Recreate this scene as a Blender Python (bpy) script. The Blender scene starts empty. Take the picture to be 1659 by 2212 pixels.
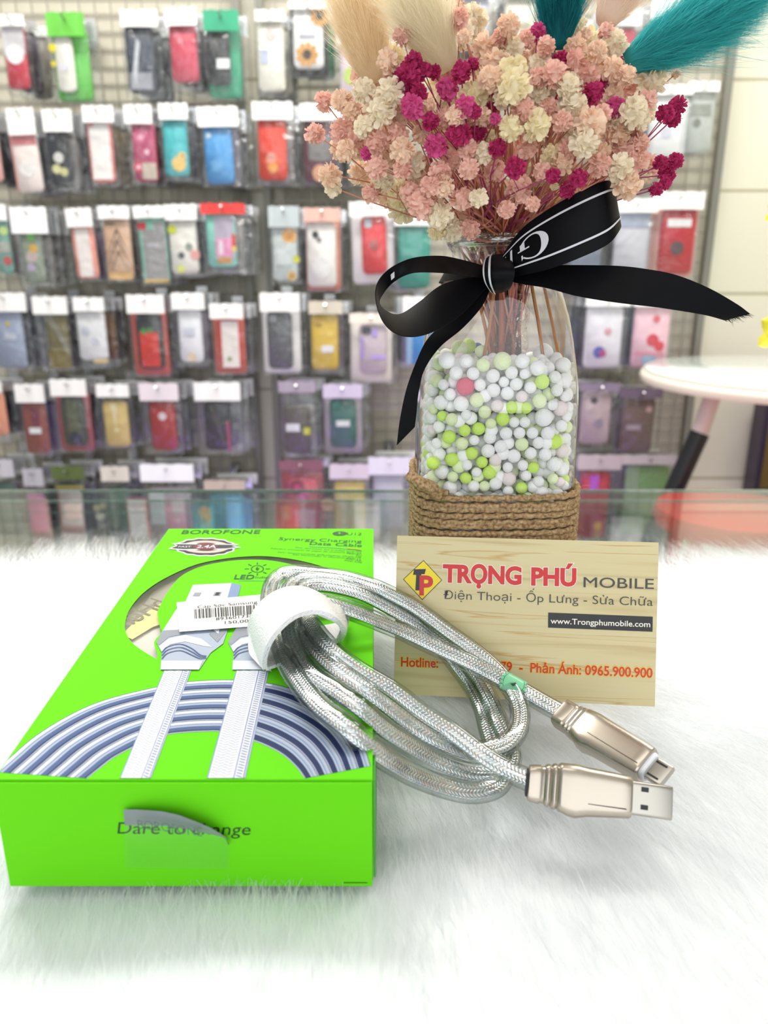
import bpy, bmesh, math, random
import numpy as np
from mathutils import Vector, Matrix
from mathutils.geometry import tessellate_polygon
random.seed(7)
RNG = np.random.default_rng(7)
S = bpy.context.scene
COL = S.collection

# ---------------------------------------------------------------- camera
FPX, CX, CY = 1661.0, 829.5, 1106.0
PITCH = math.radians(17.5)
CAMZ = 0.165
cp, sp = math.cos(PITCH), math.sin(PITCH)
cam_d = bpy.data.cameras.new('camera')
cam = bpy.data.objects.new('camera', cam_d)
COL.objects.link(cam)
cam.location = (0, 0, CAMZ)
cam.rotation_euler = (math.pi / 2 - PITCH, 0, 0)
cam_d.sensor_fit = 'VERTICAL'
cam_d.sensor_height = 36
cam_d.lens = 36 * FPX / 2212
cam_d.clip_start = 0.01
cam_d.clip_end = 30
cam_d.dof.use_dof = True
cam_d.dof.focus_distance = 0.25
cam_d.dof.aperture_fstop = 27.03 / 1.85
S.camera = cam

# ---------------------------------------------------------------- light
S.view_settings.view_transform = 'Standard'
S.view_settings.look = 'None'
S.view_settings.gamma = 1
S.view_settings.use_curve_mapping = False
S.view_settings.exposure = 0.24
S.cycles.transparent_max_bounces = 24
S.cycles.max_bounces = 8
S.cycles.caustics_reflective = False
S.cycles.caustics_refractive = False
W = bpy.data.worlds.new('daylight'); S.world = W; W.use_nodes = True
bg = W.node_tree.nodes['Background']
bg.inputs[0].default_value = (0.93, 0.97, 1.0, 1)
bg.inputs[1].default_value = 0.36

def area(name, loc, rot, sx, sy, power, color=(1, 1, 1)):
    l = bpy.data.lights.new(name, 'AREA'); l.shape = 'RECTANGLE'; l.size = sx; l.size_y = sy
    l.energy = power; l.color = color
    o = bpy.data.objects.new(name, l); COL.objects.link(o); o.location = loc; o.rotation_euler = rot
    return o
# shop ceiling LED panels
area('ceiling_panel_light', (-0.5, -0.15, 1.55), (0, 0, 0), 1.2, 0.3, 2.6, (1, .98, .96))
area('ceiling_panel_light', (0.6, 0.45, 1.55), (0, 0, 0), 1.2, 0.3, 2.6, (1, .98, .96))
area('ceiling_panel_light', (-0.4, 1.15, 1.55), (0, 0, 0), 1.6, 0.3, 30, (1, .98, .94))
area('ceiling_panel_light', (0.9, 1.15, 1.55), (0, 0, 0), 1.0, 0.3, 15, (1, .98, .94))
# daylight from the shop front behind the camera
area('shop_front_daylight', (-0.2, -1.6, 0.8), (math.radians(78), 0, 0), 2.6, 1.6, 19, (.95, .98, 1))
# violet LED strip low by the display wall
area('violet_strip_light', (0.1, 1.05, -0.55), (math.radians(115), 0, 0), 1.5, 0.05, 1.6, (.45, .25, 1))

# ---------------------------------------------------------------- geometry helpers
def ray(px, py):
    v = (px - CX) / FPX; w = (py - CY) / FPX
    return Vector((v, cp - w * sp, -sp - w * cp))
CAM = Vector((0, 0, CAMZ))
def GZ(px, py, z):
    d = ray(px, py); return CAM + d * ((z - CAMZ) / d.z)
def GY(px, py, Y):
    d = ray(px, py); return CAM + d * (Y / d.y)
class Plane:
    def __init__(s, o, ex, ey):
        s.o = Vector(o); s.ex = Vector(ex).normalized(); s.n = s.ex.cross(Vector(ey)).normalized(); s.ey = s.n.cross(s.ex)
    def uv(s, px, py):
        d = ray(px, py); t = (s.o - CAM).dot(s.n) / d.dot(s.n); p = CAM + d * t - s.o
        return (p.dot(s.ex), p.dot(s.ey))
    def at(s, u, v, h=0): return s.o + s.ex * u + s.ey * v + s.n * h

MATS = {}
def srgb(c):
    if isinstance(c, str):
        c = tuple(int(c[i:i + 2], 16) / 255 for i in (0, 2, 4))
    return tuple(((x + .055) / 1.055) ** 2.4 if x > .04045 else x / 12.92 for x in c) + (1,)
def mat(name, col='808080', rough=.5, metal=0, spec=.5, **kw):
    if name in MATS: return MATS[name]
    m = bpy.data.materials.new(name); m.use_nodes = True; MATS[name] = m
    b = m.node_tree.nodes['Principled BSDF']
    b.inputs['Base Color'].default_value = srgb(col); b.inputs['Roughness'].default_value = rough
    b.inputs['Metallic'].default_value = metal; b.inputs['Specular IOR Level'].default_value = spec
    for k, v in kw.items(): b.inputs[k.replace('_', ' ')].default_value = v
    m.diffuse_color = srgb(col)
    return m
def N(m, t, **kw):
    n = m.node_tree.nodes.new(t)
    for k, v in kw.items(): setattr(n, k, v)
    return n
def L(m, a, b): m.node_tree.links.new(a, b)
def BS(m): return m.node_tree.nodes['Principled BSDF']
def OUT(m): return m.node_tree.nodes['Material Output']

def film(name, tint=(.96, .98, .97), edge=(.6, .66, .64), rough=.06, fres=.5, bump=0, bscale=60, gl=1.0, pw=3.0, f0=.045, fp=4.5):
    """clear sheet: see-through, glossier and more tinted where it is seen edge-on"""
    if name in MATS: return MATS[name]
    m = bpy.data.materials.new(name); m.use_nodes = True; MATS[name] = m
    m.node_tree.nodes.remove(BS(m))
    tr = N(m, 'ShaderNodeBsdfTransparent'); g = N(m, 'ShaderNodeBsdfGlossy'); g.inputs['Roughness'].default_value = rough
    g.inputs['Color'].default_value = (gl, gl, gl, 1)
    lw = N(m, 'ShaderNodeLayerWeight'); lw.inputs[0].default_value = fres
    pwn = N(m, 'ShaderNodeMath', operation='POWER'); pwn.inputs[1].default_value = pw; L(m, lw.outputs['Facing'], pwn.inputs[0])
    mc = N(m, 'ShaderNodeMix', data_type='RGBA'); mc.inputs[6].default_value = (*tint, 1); mc.inputs[7].default_value = (*edge, 1)
    L(m, pwn.outputs[0], mc.inputs[0]); L(m, mc.outputs[2], tr.inputs[0])
    mx = N(m, 'ShaderNodeMixShader'); lf = N(m, 'ShaderNodeLayerWeight'); p5 = N(m, 'ShaderNodeMath', operation='POWER'); p5.inputs[1].default_value = fp
    L(m, lf.outputs['Facing'], p5.inputs[0]); fr = N(m, 'ShaderNodeMath', operation='MULTIPLY_ADD'); fr.inputs[1].default_value = .9; fr.inputs[2].default_value = f0
    L(m, p5.outputs[0], fr.inputs[0]); L(m, fr.outputs[0], mx.inputs[0]); L(m, tr.outputs[0], mx.inputs[1]); L(m, g.outputs[0], mx.inputs[2])
    L(m, mx.outputs[0], OUT(m).inputs[0])
    if bump:
        tc = N(m, 'ShaderNodeTexCoord'); no = N(m, 'ShaderNodeTexNoise'); no.inputs['Scale'].default_value = bscale
        no.inputs['Detail'].default_value = 3
        bp = N(m, 'ShaderNodeBump'); bp.inputs['Strength'].default_value = bump; bp.inputs['Distance'].default_value = .01
        L(m, tc.outputs['Object'], no.inputs['Vector']); L(m, no.outputs[0], bp.inputs['Height'])
        L(m, bp.outputs[0], g.inputs['Normal']); L(m, bp.outputs[0], lf.inputs['Normal'])
    return m

class MB:
    """collects geometry with several materials into one mesh"""
    def __init__(s): s.v = []; s.f = []; s.mi = []; s.mats = []; s.uv = None
    def mid(s, m):
        if m not in s.mats: s.mats.append(m)
        return s.mats.index(m)
    def add(s, vs, fs, m):
        b = len(s.v); i = s.mid(m)
        s.v += [tuple(v) for v in vs]; s.f += [tuple(b + k for k in f) for f in fs]; s.mi += [i] * len(fs)
    def quad(s, a, b, c, d, m): s.add([a, b, c, d], [(0, 1, 2, 3)], m)
    def box(s, lo, hi, m, xf=None):
        x0, y0, z0 = lo; x1, y1, z1 = hi
        vs = [Vector(p) for p in ((x0, y0, z0), (x1, y0, z0), (x1, y1, z0), (x0, y1, z0), (x0, y0, z1), (x1, y0, z1), (x1, y1, z1), (x0, y1, z1))]
        if xf: vs = [xf @ v for v in vs]
        s.add(vs, [(0, 3, 2, 1), (4, 5, 6, 7), (0, 1, 5, 4), (1, 2, 6, 5), (2, 3, 7, 6), (3, 0, 4, 7)], m)
    def rbox(s, lo, hi, r, m, xf=None, seg=5):
        """slab in XZ with rounded corners, extruded along Y"""
        x0, y0, z0 = lo; x1, y1, z1 = hi; ring = []
        for cx, cz, a0 in ((x1 - r, z1 - r, 0), (x0 + r, z1 - r, 90), (x0 + r, z0 + r, 180), (x1 - r, z0 + r, 270)):
            for k in range(seg + 1):
                a = math.radians(a0 + 90 * k / seg); ring.append((cx + r * math.cos(a), cz + r * math.sin(a)))
        n = len(ring); e = min(r, (y1 - y0)) * .3; rows = []
        cxm, czm = (x0 + x1) / 2, (z0 + z1) / 2
        def shr(p, q): return (cxm + (p[0] - cxm) * (1 - q / max(1e-6, (x1 - x0) / 2)), czm + (p[1] - czm) * (1 - q / max(1e-6, (z1 - z0) / 2)))
        for y, q in ((y0, e), (y0 + e, 0), (y1 - e, 0), (y1, e)):
            rows.append([Vector((shr(p, q)[0], y, shr(p, q)[1])) for p in ring])
        vs = [v for r_ in rows for v in r_]
        if xf: vs = [xf @ v for v in vs]
        fs = []
        for j in range(3):
            for i in range(n): fs.append((j * n + i, (j + 1) * n + i, (j + 1) * n + (i + 1) % n, j * n + (i + 1) % n))
        fs.append(tuple(range(n))); fs.append(tuple(3 * n + i for i in reversed(range(n))))
        s.add(vs, fs, m)
    def poly(s, pts, m):
        """planar polygon, any outline"""
        tri = tessellate_polygon([[Vector(p) for p in pts]]); s.add(pts, tri, m)
    def tube(s, pts, r, m, n=8, r1=None):
        pts = [Vector(p) for p in pts]; k = len(pts); rings = []
        up = Vector((0.13, 0.2, 1))
        for i, p in enumerate(pts):
            t = (pts[min(i + 1, k - 1)] - pts[max(i - 1, 0)]).normalized()
            a = t.cross(up)
            if a.length < .05: a = t.cross(Vector((1, 0, 0)))
            a.normalize(); b = t.cross(a)
            rr = r if r1 is None else r + (r1 - r) * i / (k - 1)
            if isinstance(r, (list, tuple)): rr = r[i]
            rings.append([p + (a * math.cos(2 * math.pi * j / n) + b * math.sin(2 * math.pi * j / n)) * rr for j in range(n)])
        vs = [v for q in rings for v in q]; fs = []
        for i in range(k - 1):
            for j in range(n): fs.append((i * n + j, i * n + (j + 1) % n, (i + 1) * n + (j + 1) % n, (i + 1) * n + j))
        fs.append(tuple(reversed(range(n)))); fs.append(tuple((k - 1) * n + j for j in range(n)))
        s.add(vs, fs, m)
    def lathe(s, prof, m, c=(0, 0, 0), n=32, close=False):
        """prof: (radius, z) list"""
        vs = []; fs = []; k = len(prof)
        for r, z in prof:
            for j in range(n):
                a = 2 * math.pi * j / n; vs.append((c[0] + r * math.cos(a), c[1] + r * math.sin(a), c[2] + z))
        for i in range(k - 1 if not close else k):
            i2 = (i + 1) % k
            for j in range(n): fs.append((i * n + j, i * n + (j + 1) % n, i2 * n + (j + 1) % n, i2 * n + j))
        if not close:
            fs.append(tuple(reversed(range(n)))); fs.append(tuple((k - 1) * n + j for j in range(n)))
        s.add(vs, fs, m)
    def build(s, name, parent=None, smooth=False, origin=None, angle=None):
        me = bpy.data.meshes.new(name)
        o3 = Vector(origin) if origin is not None else Vector((0, 0, 0))
        vs = [(v[0] - o3.x, v[1] - o3.y, v[2] - o3.z) for v in s.v] if origin is not None else s.v
        me.from_pydata(vs, [], s.f)
        for m in s.mats: me.materials.append(m)
        me.polygons.foreach_set('material_index', s.mi)
        if smooth: me.polygons.foreach_set('use_smooth', [True] * len(s.f))
        me.update()
        if smooth and angle: me.set_sharp_from_angle(angle=math.radians(angle))
        return link(name, me, parent, o3 if origin is not None else None)
def link(name, data, parent=None, loc=None):
    o = bpy.data.objects.new(name, data); COL.objects.link(o)
    if loc is not None: o.location = loc
    if parent is not None:
        o.parent = parent
        if loc is None: o.matrix_parent_inverse = Matrix.Translation(parent.location).inverted() if parent.type == 'EMPTY' else Matrix.Identity(4)
        else: o.matrix_parent_inverse = Matrix.Translation(-parent.location)
    return o
def tag(o, label=None, cat=None, group=None, kind=None):
    for k, v in (('label', label), ('category', cat), ('group', group), ('kind', kind)):
        if v: o[k] = v
    return o
def empty(name, loc, label, cat, group=None):
    o = bpy.data.objects.new(name, None); COL.objects.link(o); o.location = loc; o.empty_display_size = .01
    return tag(o, label, cat, group)

def catmull(pts, per=8):
    P = [np.array(p, float) for p in pts]; P = [2 * P[0] - P[1]] + P + [2 * P[-1] - P[-2]]; out = []
    for i in range(1, len(P) - 2):
        a, b, c, d = P[i - 1:i + 3]
        for k in range(per):
            t = k / per; out.append(.5 * ((2 * b) + (c - a) * t + (2 * a - 5 * b + 4 * c - d) * t * t + (3 * b - 3 * c + d - a) * t ** 3))
    out.append(P[-2]); return [Vector(p) for p in out]

_tc = {}
def text_geo(body, offset=0.0):
    """flat letters as vertices and triangles, scaled so capitals are 1 high"""
    key = (body, offset)
    if key in _tc: return _tc[key]
    c = bpy.data.curves.new('t', 'FONT'); c.body = body; c.size = 1; c.offset = offset; c.resolution_u = 4
    o = bpy.data.objects.new('t', c); COL.objects.link(o)
    dg = bpy.context.evaluated_depsgraph_get(); me = bpy.data.meshes.new_from_object(o.evaluated_get(dg))
    v = np.array([q.co[:2] for q in me.vertices]) if len(me.vertices) else np.zeros((0, 2))
    f = [tuple(p.vertices) for p in me.polygons]
    bpy.data.objects.remove(o); bpy.data.curves.remove(c); bpy.data.meshes.remove(me)
    if len(v): v = v / 0.73
    _tc[key] = (v, f); return _tc[key]
def put_text(mb, body, at, x0, y0, width, cap, m, off=0.0, shear=0, ang=0, h=0, stretch_to=True):
    """at(u, v, h) -> point. x0,y0 baseline start, width total, cap = capital height, in plane units"""
    v, f = text_geo(body, off)
    if not len(v): return
    mn, mx_ = v[:, 0].min(), v[:, 0].max(); sx = width / (mx_ - mn) if stretch_to else cap
    ca, sa = math.cos(ang), math.sin(ang); pts = []
    for x, y in v:
        X = (x - mn) * sx + y * cap * shear; Y = y * cap
        pts.append(at(x0 + X * ca - Y * sa, y0 + X * sa + Y * ca, h))
    mb.add(pts, f, m)
def px_text(mb, body, pl, lpx, rpx, cap_px, m, off=0.0, shear=0, h=0):
    a = pl.uv(*lpx); b = pl.uv(*rpx); c = pl.uv(lpx[0], lpx[1] - cap_px)
    cap = math.hypot(c[0] - a[0], c[1] - a[1]); w = math.hypot(b[0] - a[0], b[1] - a[1])
    put_text(mb, body, pl.at, a[0], a[1], w, cap, m, off, shear, math.atan2(b[1] - a[1], b[0] - a[0]), h)
def decal(mb, pl, pts, m, h): mb.poly([pl.at(*pl.uv(*p), h) for p in pts], m)
def line_decal(mb, pl, pts, wpx, m, h):
    uv = [pl.uv(*p) for p in pts]
    for i in range(len(uv) - 1):
        (x0, y0), (x1, y1) = uv[i], uv[i + 1]; d = math.hypot(x1 - x0, y1 - y0) or 1; nx, ny = -(y1 - y0) / d * wpx / 2, (x1 - x0) / d * wpx / 2
        mb.quad(pl.at(x0 + nx, y0 + ny, h), pl.at(x0 - nx, y0 - ny, h), pl.at(x1 - nx, y1 - ny, h), pl.at(x1 + nx, y1 + ny, h), m)

def strands_mesh(name, pts, width, m, parent=None, extra=None):
    """pts (n,k,3) strand points, width (n,) root width; flat tapering hairs in one mesh"""
    n, k, _ = pts.shape
    t = pts[:, -1] - pts[:, 0]; t /= np.linalg.norm(t, axis=1, keepdims=True) + 1e-9
    rnd = RNG.normal(size=(n, 3)); side = np.cross(t, rnd); side /= np.linalg.norm(side, axis=1, keepdims=True) + 1e-9
    taper = np.linspace(1, .25, k)[None, :, None]
    off = side[:, None, :] * taper * width[:, None, None] * .5
    V = np.stack([pts - off, pts + off], axis=2).reshape(-1, 3)
    base = (np.arange(n) * k * 2)[:, None]; j = np.arange(k - 1)[None, :] * 2
    q = base + j; F = np.stack([q, q + 1, q + 3, q + 2], axis=-1).reshape(-1)
    nf = n * (k - 1)
    if extra is not None: # closed surface below the hairs
        ev, ef = extra; ef = np.array(ef); F = np.concatenate([F, (ef + len(V)).reshape(-1)]); V = np.concatenate([V, np.array(ev)]); nf += len(ef)
    me = bpy.data.meshes.new(name)
    me.vertices.add(len(V)); me.vertices.foreach_set('co', V.astype(np.float32).reshape(-1))
    me.loops.add(len(F)); me.loops.foreach_set('vertex_index', F.astype(np.int32))
    me.polygons.add(nf); me.polygons.foreach_set('loop_start', (np.arange(nf) * 4).astype(np.int32))
    me.polygons.foreach_set('use_smooth', np.ones(nf, bool))
    me.materials.append(m); me.update(calc_edges=True); me.validate()
    return link(name, me, parent)

# ---------------------------------------------------------------- setting
FLOORZ = -0.95
def tiles(m, base, grout, sx, sz, axis='XZ', w=.004):
    tc = N(m, 'ShaderNodeTexCoord'); sx_ = N(m, 'ShaderNodeSeparateXYZ'); L(m, tc.outputs['Object'], sx_.inputs[0])
    outs = []
    for ax, s_ in zip(axis, (sx, sz)):
        d = N(m, 'ShaderNodeMath', operation='DIVIDE'); d.inputs[1].default_value = s_; L(m, sx_.outputs[ax], d.inputs[0])
        fr = N(m, 'ShaderNodeMath', operation='FRACT'); L(m, d.outputs[0], fr.inputs[0])
        lt = N(m, 'ShaderNodeMath', operation='LESS_THAN'); lt.inputs[1].default_value = w / s_; L(m, fr.outputs[0], lt.inputs[0]); outs.append(lt)
    mx = N(m, 'ShaderNodeMath', operation='MAXIMUM'); L(m, outs[0].outputs[0], mx.inputs[0]); L(m, outs[1].outputs[0], mx.inputs[1])
    mc = N(m, 'ShaderNodeMix', data_type='RGBA'); mc.inputs[6].default_value = srgb(base); mc.inputs[7].default_value = srgb(grout)
    L(m, mx.outputs[0], mc.inputs[0]); L(m, mc.outputs[2], BS(m).inputs['Base Color'])
m_wall = mat('cream_wall_tile', 'EEE9D8', .3); tiles(m_wall, 'E3DFCC', 'AFA88C', 50, .222, 'XZ', .006)
m_floor = mat('floor_tile', 'B9B0A6', .25); tiles(m_floor, 'B9B0A6', '7d766e', .5, .5, 'XY')
m_ceil = mat('ceiling_paint', 'F4F4F0', .8)
WALLY = 1.86
mb = MB(); mb.box((-2.2, WALLY, FLOORZ), (2.2, WALLY + .1, 1.62), m_wall); o = mb.build('wall_back', origin=(-20, 0, GY(1600, 415, 1.86).z)); tag(o, kind='structure')
mb = MB(); mb.box((-2.2, -2, FLOORZ - .05), (2.2, WALLY + .1, FLOORZ), m_floor); tag(mb.build('floor'), kind='structure')
mb = MB(); mb.box((-2.2, -1.5, 1.62), (2.2, WALLY + .1, 1.67), m_ceil); tag(mb.build('ceiling'), kind='structure')
mb = MB(); mb.box((2.1, -1.5, FLOORZ), (2.2, WALLY, 1.62), m_wall); tag(mb.build('wall_right'), kind='structure')

# wire display panels
m_wire = mat('grey_wire', 'ABA698', .4, .3); m_post = mat('post_grey', '8B8A80', .45, .3); m_board = mat('display_board', 'D6D0BE', .7)
def wire_panel(x0, x1, label):
    r = empty('wire_grid_panel', ((x0 + x1) / 2, WALLY - .03, -.6), label, 'display panel', 'wire display panels on the wall')
    mb = MB(); z0, z1 = -.75, .95; g = .032
    n = int((x1 - x0) / g); m_ = int((z1 - z0) / g)
    for i in range(n + 1):
        x = x0 + (x1 - x0) * i / n; mb.box((x - .0016, WALLY - .034, z0), (x + .0016, WALLY - .031, z1), m_wire)
    for i in range(m_ + 1):
        z = z0 + (z1 - z0) * i / m_; mb.box((x0, WALLY - .031, z - .0016), (x1, WALLY - .028, z + .0016), m_wire)
    o = mb.build('grid', r)
    mb = MB(); mb.box((x0, WALLY - .012, z0), (x1, WALLY - .002, z1), m_board); mb.build('backing_board', r)
    for x in (x0, x1):
        mb = MB(); mb.box((x - .008, WALLY - .045, z0 - .05), (x + .008, WALLY - .026, z1 + .03), m_post); mb.build('post', r)
xa = GY(545, 600, WALLY).x; xb = GY(590, 600, WALLY).x; xc = GY(1520, 500, WALLY).x
wire_panel(-1.15, xa, 'grey wire grid display panel on the left part of the back wall')
wire_panel(xb, xc, 'grey wire grid display panel behind the bouquet, ending at the bare cream tiles')

# ---------------------------------------------------------------- hanging phone case packs
PACKY = 1.70
m_bag = film('clear_bag_film', (.95, .96, .96), (.75, .77, .78), .16, .5, bump=.8, bscale=45, gl=1, f0=.075)
m_head = mat('white_header_card', 'F6F5F2', .35)
m_foil = mat('silver_foil', 'E6E6E8', .25, .7)
m_hook = mat('chrome_hook', 'C8C8C8', .25, 1)
m_lens = mat('camera_window_dark', '2A2A30', .2)
m_stick = mat('white_price_sticker', 'F8F8F8', .4)
def pm(c, rough=.35): return mat('case_' + c, c, rough)
CNAME = {}
def pack(px0, py0, px1, py1, cx0, cy0, cx1, cy1, col, name, deco=(), head='F6F5F2', tray=None, tilt=0, bagged=True, hh=None, Y=PACKY, n_behind=2, cat='phone case', behind=None):
    """px box of the whole pack, px box of the case inside it"""
    a = GY(px0, py0, Y); b = GY(px1, py1, Y); w = b.x - a.x; h = a.z - b.z
    cxm = (a.x + b.x) / 2
    r = empty('packed_phone_case', (cxm, Y, a.z), name, cat, 'packed phone cases hanging on the wall')
    c0 = GY(cx0, cy0, Y); c1 = GY(cx1, cy1, Y)
    R = Matrix.Translation((cxm, Y, a.z)) @ Matrix.Rotation(math.radians(tilt), 4, 'Y') @ Matrix.Translation((-cxm, -Y, -a.z))
    mc = pm(col)
    mb = MB(); mb.rbox((c0.x, Y - .006, c1.z), (c1.x, Y + .004, c0.z), .011, mc, R); case = mb.build('case', r, True, angle=40)
    cw = c1.x - c0.x; ch = c0.z - c1.z
    def P(u, v, hgt=0): return R @ Vector((c0.x + u * cw, Y - .0065 - hgt, c1.z + v * ch))
    dm = MB()
    for d in deco:
        k = d[0]
        if k == 'cam': dm.rbox((c0.x + cw * .1, Y - .008, c0.z - ch * .2), (c0.x + cw * .42, Y - .0055, c0.z - ch * .05), .005, pm(d[1] if len(d) > 1 else '3a3a40'), R)
        elif k == 'dot':
            _, u, v, rr, c = d; pts = [P(u + rr * math.cos(t), v + rr * cw / ch * math.sin(t), .0004 + .0001 * len(dm.f) / 40) for t in np.linspace(0, 2 * math.pi, 15)[:-1]]; dm.poly(pts, pm(c))
        elif k == 'rect':
            _, u0, v0, u1, v1, c = d; e = .0003 + .00001 * len(dm.f); dm.quad(P(u0, v0, e), P(u1, v0, e), P(u1, v1, e), P(u0, v1, e), pm(c))
        elif k == 'tri':
            _, pts, c = d; dm.poly([P(u, v, .0005) for u, v in pts], pm(c))
        elif k == 'flower':
            _, u, v, rr, c, cc = d
            for q in range(9):
                t0 = q * 2 * math.pi / 9; A = P(u, v, .0006); dm.poly([A, P(u + rr * math.cos(t0 - .3) * .8, v + rr * cw / ch * math.sin(t0 - .3) * .8, .0006), P(u + rr * math.cos(t0), v + rr * cw / ch * math.sin(t0), .0006), P(u + rr * math.cos(t0 + .3) * .8, v + rr * cw / ch * math.sin(t0 + .3) * .8, .0006)], pm(c))
            dm.poly([P(u + rr * .38 * math.cos(t), v + rr * .38 * cw / ch * math.sin(t), .001) for t in np.linspace(0, 2 * math.pi, 11)[:-1]], pm(cc))
    if dm.f: dm.build('printed_design', r)  # case print, and on a few packs glare painted as flat patches
    for d in deco:
        if d[0] == 'label':
            _, u, v, wu, hv = d; q = MB(); q.quad(P(u - wu, v - hv, .002), P(u + wu, v - hv, .002), P(u + wu, v + hv, .002), P(u - wu, v + hv, .002), m_stick); q.build('price_sticker', r)
            break
    if tray:
        mb = MB(); mb.rbox((a.x + .003, Y + .005, b.z), (b.x - .003, Y + .012, c0.z + .012), .01, pm(tray), R); mb.build('tray', r, True, angle=40)
    if bagged:
        mb = MB(); mb.rbox((a.x, Y - .010, b.z - .003), (b.x, Y + .006, a.z - .01), .006, m_bag, R, 3)
        mb.build('bag', r, True, angle=40)
    hh_ = (hh or max(18, min(48, cy0 - py0 - 2))) * 1.02e-3
    mh = mat('header_' + head, head, .3)
    mb = MB(); x0, x1 = a.x + .002, b.x - .002; k = 10
    top = [R @ Vector((x0 + (x1 - x0) * i / k, Y - .0115 + .001 * math.sin(i * 1.7 + px0), a.z - .0012 * math.cos(i * 2.1 + px0))) for i in range(k + 1)]
    bot = [R @ Vector((x0 + (x1 - x0) * i / k, Y - .0125, a.z - hh_)) for i in range(k + 1)]
    vs = top + bot + [v + Vector((0, .0012, 0)) for v in top + bot]; fs = []; m_ = k + 1
    for i in range(k): fs += [(i, m_ + i, m_ + i + 1, i + 1), (2 * m_ + i, 2 * m_ + i + 1, 3 * m_ + i + 1, 3 * m_ + i), (i, i + 1, 2 * m_ + i + 1, 2 * m_ + i), (m_ + i, 3 * m_ + i, 3 * m_ + i + 1, m_ + i + 1)]
    fs += [(0, 2 * m_, 3 * m_, m_), (k, m_ + k, 3 * m_ + k, 2 * m_ + k)]
    mb.add(vs, fs, mh); mb.build('header_card', r, True, angle=40)
    # hook the stack hangs on
    short = name.replace('packed ', '').split(',')[0]
    hk = MB(); hk.tube([(cxm, Y - .03, a.z - .006), (cxm, Y - .022, a.z - .012), (cxm, WALLY - .03, a.z - .012)], .0022, m_hook, 6)
    hk.box((cxm - .012, WALLY - .036, a.z - .03), (cxm + .012, WALLY - .032, a.z + .01), m_hook)
    ho = hk.build('display_hook'); tag(ho, 'hook of the ' + short, 'hook', 'display hooks on the wire panels')
    # further packs on the same hook
    pal = behind or ['4A4650', '6B6670', '35323A', '8A8078', '7A6A80', 'A89C98', '5B4C44', '2C3038']
    for q in range(n_behind):
        Yb = Y + .03 + .037 * q; c = pal[(px0 // 7 + q * 3) % len(pal)]
        rb = empty('packed_phone_case', (cxm, Yb, a.z), ('next pack behind the ' if q == 0 else 'rearmost pack behind the ') + short, cat, 'packed phone cases hanging on the wall')
        jx = (.010 + .007 * q) * (1 if px0 < 830 else -1)
        mb = MB(); mb.rbox((c0.x + jx, Yb - .004, c1.z - .004 * q), (c1.x + jx, Yb + .006, c0.z - .002), .011, pm(c), R); mb.build('case', rb, True, angle=40)
        mb = MB(); mb.box((x0 + jx, Yb - .008, a.z - hh_), (x1 + jx, Yb - .0068, a.z - .002), m_head if q % 2 else m_foil, R); mb.build('header_card', rb)
        mb = MB(); mb.rbox((a.x + jx, Yb - .009, b.z - .003), (b.x + jx, Yb + .009, a.z - .01), .006, m_bag, R, 3); mb.build('bag', rb, True, angle=40)
    return r

# row 1
pack(0, 35, 78, 205, 4, 56, 68, 194, 'C9404E', 'packed red phone case with a silvery heart top, leftmost of the top row', [('rect', 0, .55, 1, 1, 'D9D4D8'), ('dot', .5, .55, .42, 'F6F4F4')])
pack(100, 30, 205, 218, 116, 78, 168, 200, 'F2EFE2', 'white phone case in a bright green carton, top row', [('dot', -.08, .78, .22, 'F2E12E'), ('dot', -.1, .5, .16, 'EBD93A'), ('dot', .45, .45, .25, 'E4E0E8')], head='6CBF4B', tray='5CB845', hh=40, n_behind=1, behind=['4FAF3F'])
pack(260, 25, 358, 212, 268, 55, 340, 202, '3D4350', 'packed charcoal phone case with a painted grey sheen, top row', [('rect', .1, .05, .9, .3, '9A9AA2'), ('tri', [(.3, .1), (.55, .75), (.42, .8), (.2, .3)], 'C9CCD2')], n_behind=2, behind=['2B3036'])  # glare on the dark case painted in as paler grey patches
pack(355, 20, 438, 195, 364, 52, 430, 180, 'C7455A', 'packed rose red phone case in the top row', [('dot', .4, .7, .08, 'E9A0A8')], tilt=-1)
pack(438, 25, 528, 212, 444, 66, 500, 184, '3A3A3C', 'black phone case in a teal green carton, top row', [('label', .72, .38, .28, .09), ('rect', .1, .75, .3, .95, '55555A')], head='3FA27C', tray='39A07A', hh=35, n_behind=1, behind=['2E8C68'])
pack(550, 25, 625, 208, 554, 46, 618, 200, 'E9E4D6', 'packed plain cream phone case, right of the panel post in the top row', [('rect', .1, .4, .4, .6, 'C4C9DC'), ('dot', .5, .8, .2, 'F1D8D4')], behind=['C9C2B2', 'A9A294'])
pack(622, 5, 712, 165, 632, 16, 700, 150, 'F3F2F0', 'white phone case printed with two sunflowers, top row', [('flower', .45, .23, .4, 'D89A3C', '3A2A20'), ('flower', .9, .85, .35, 'D89A3C', '3A2A20'), ('rect', .2, .5, .75, .56, 'B4B4C0')], tray='2A2A2A', hh=14, n_behind=2, behind=['1F7A4C', '1F7A4C'])
pack(725, 50, 800, 225, 735, 90, 795, 215, 'D9C7CE', 'packed pale pink phone case behind the peach bunny tail, top row', [('dot', .4, .4, .3, 'B9CE62')], behind=['C9B8C4'])
pack(985, -40, 1062, 112, 994, -8, 1052, 106, 'C9CBDC', 'packed lavender grey phone case above the blossoms, top row', [('dot', .5, .5, .25, 'EFEFF4')])
pack(1082, -40, 1165, 118, 1092, -8, 1154, 110, 'DDD6C4', 'packed beige phone case above the blossoms, top row', [('rect', .2, .4, .8, .5, 'B9AE96')])
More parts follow.
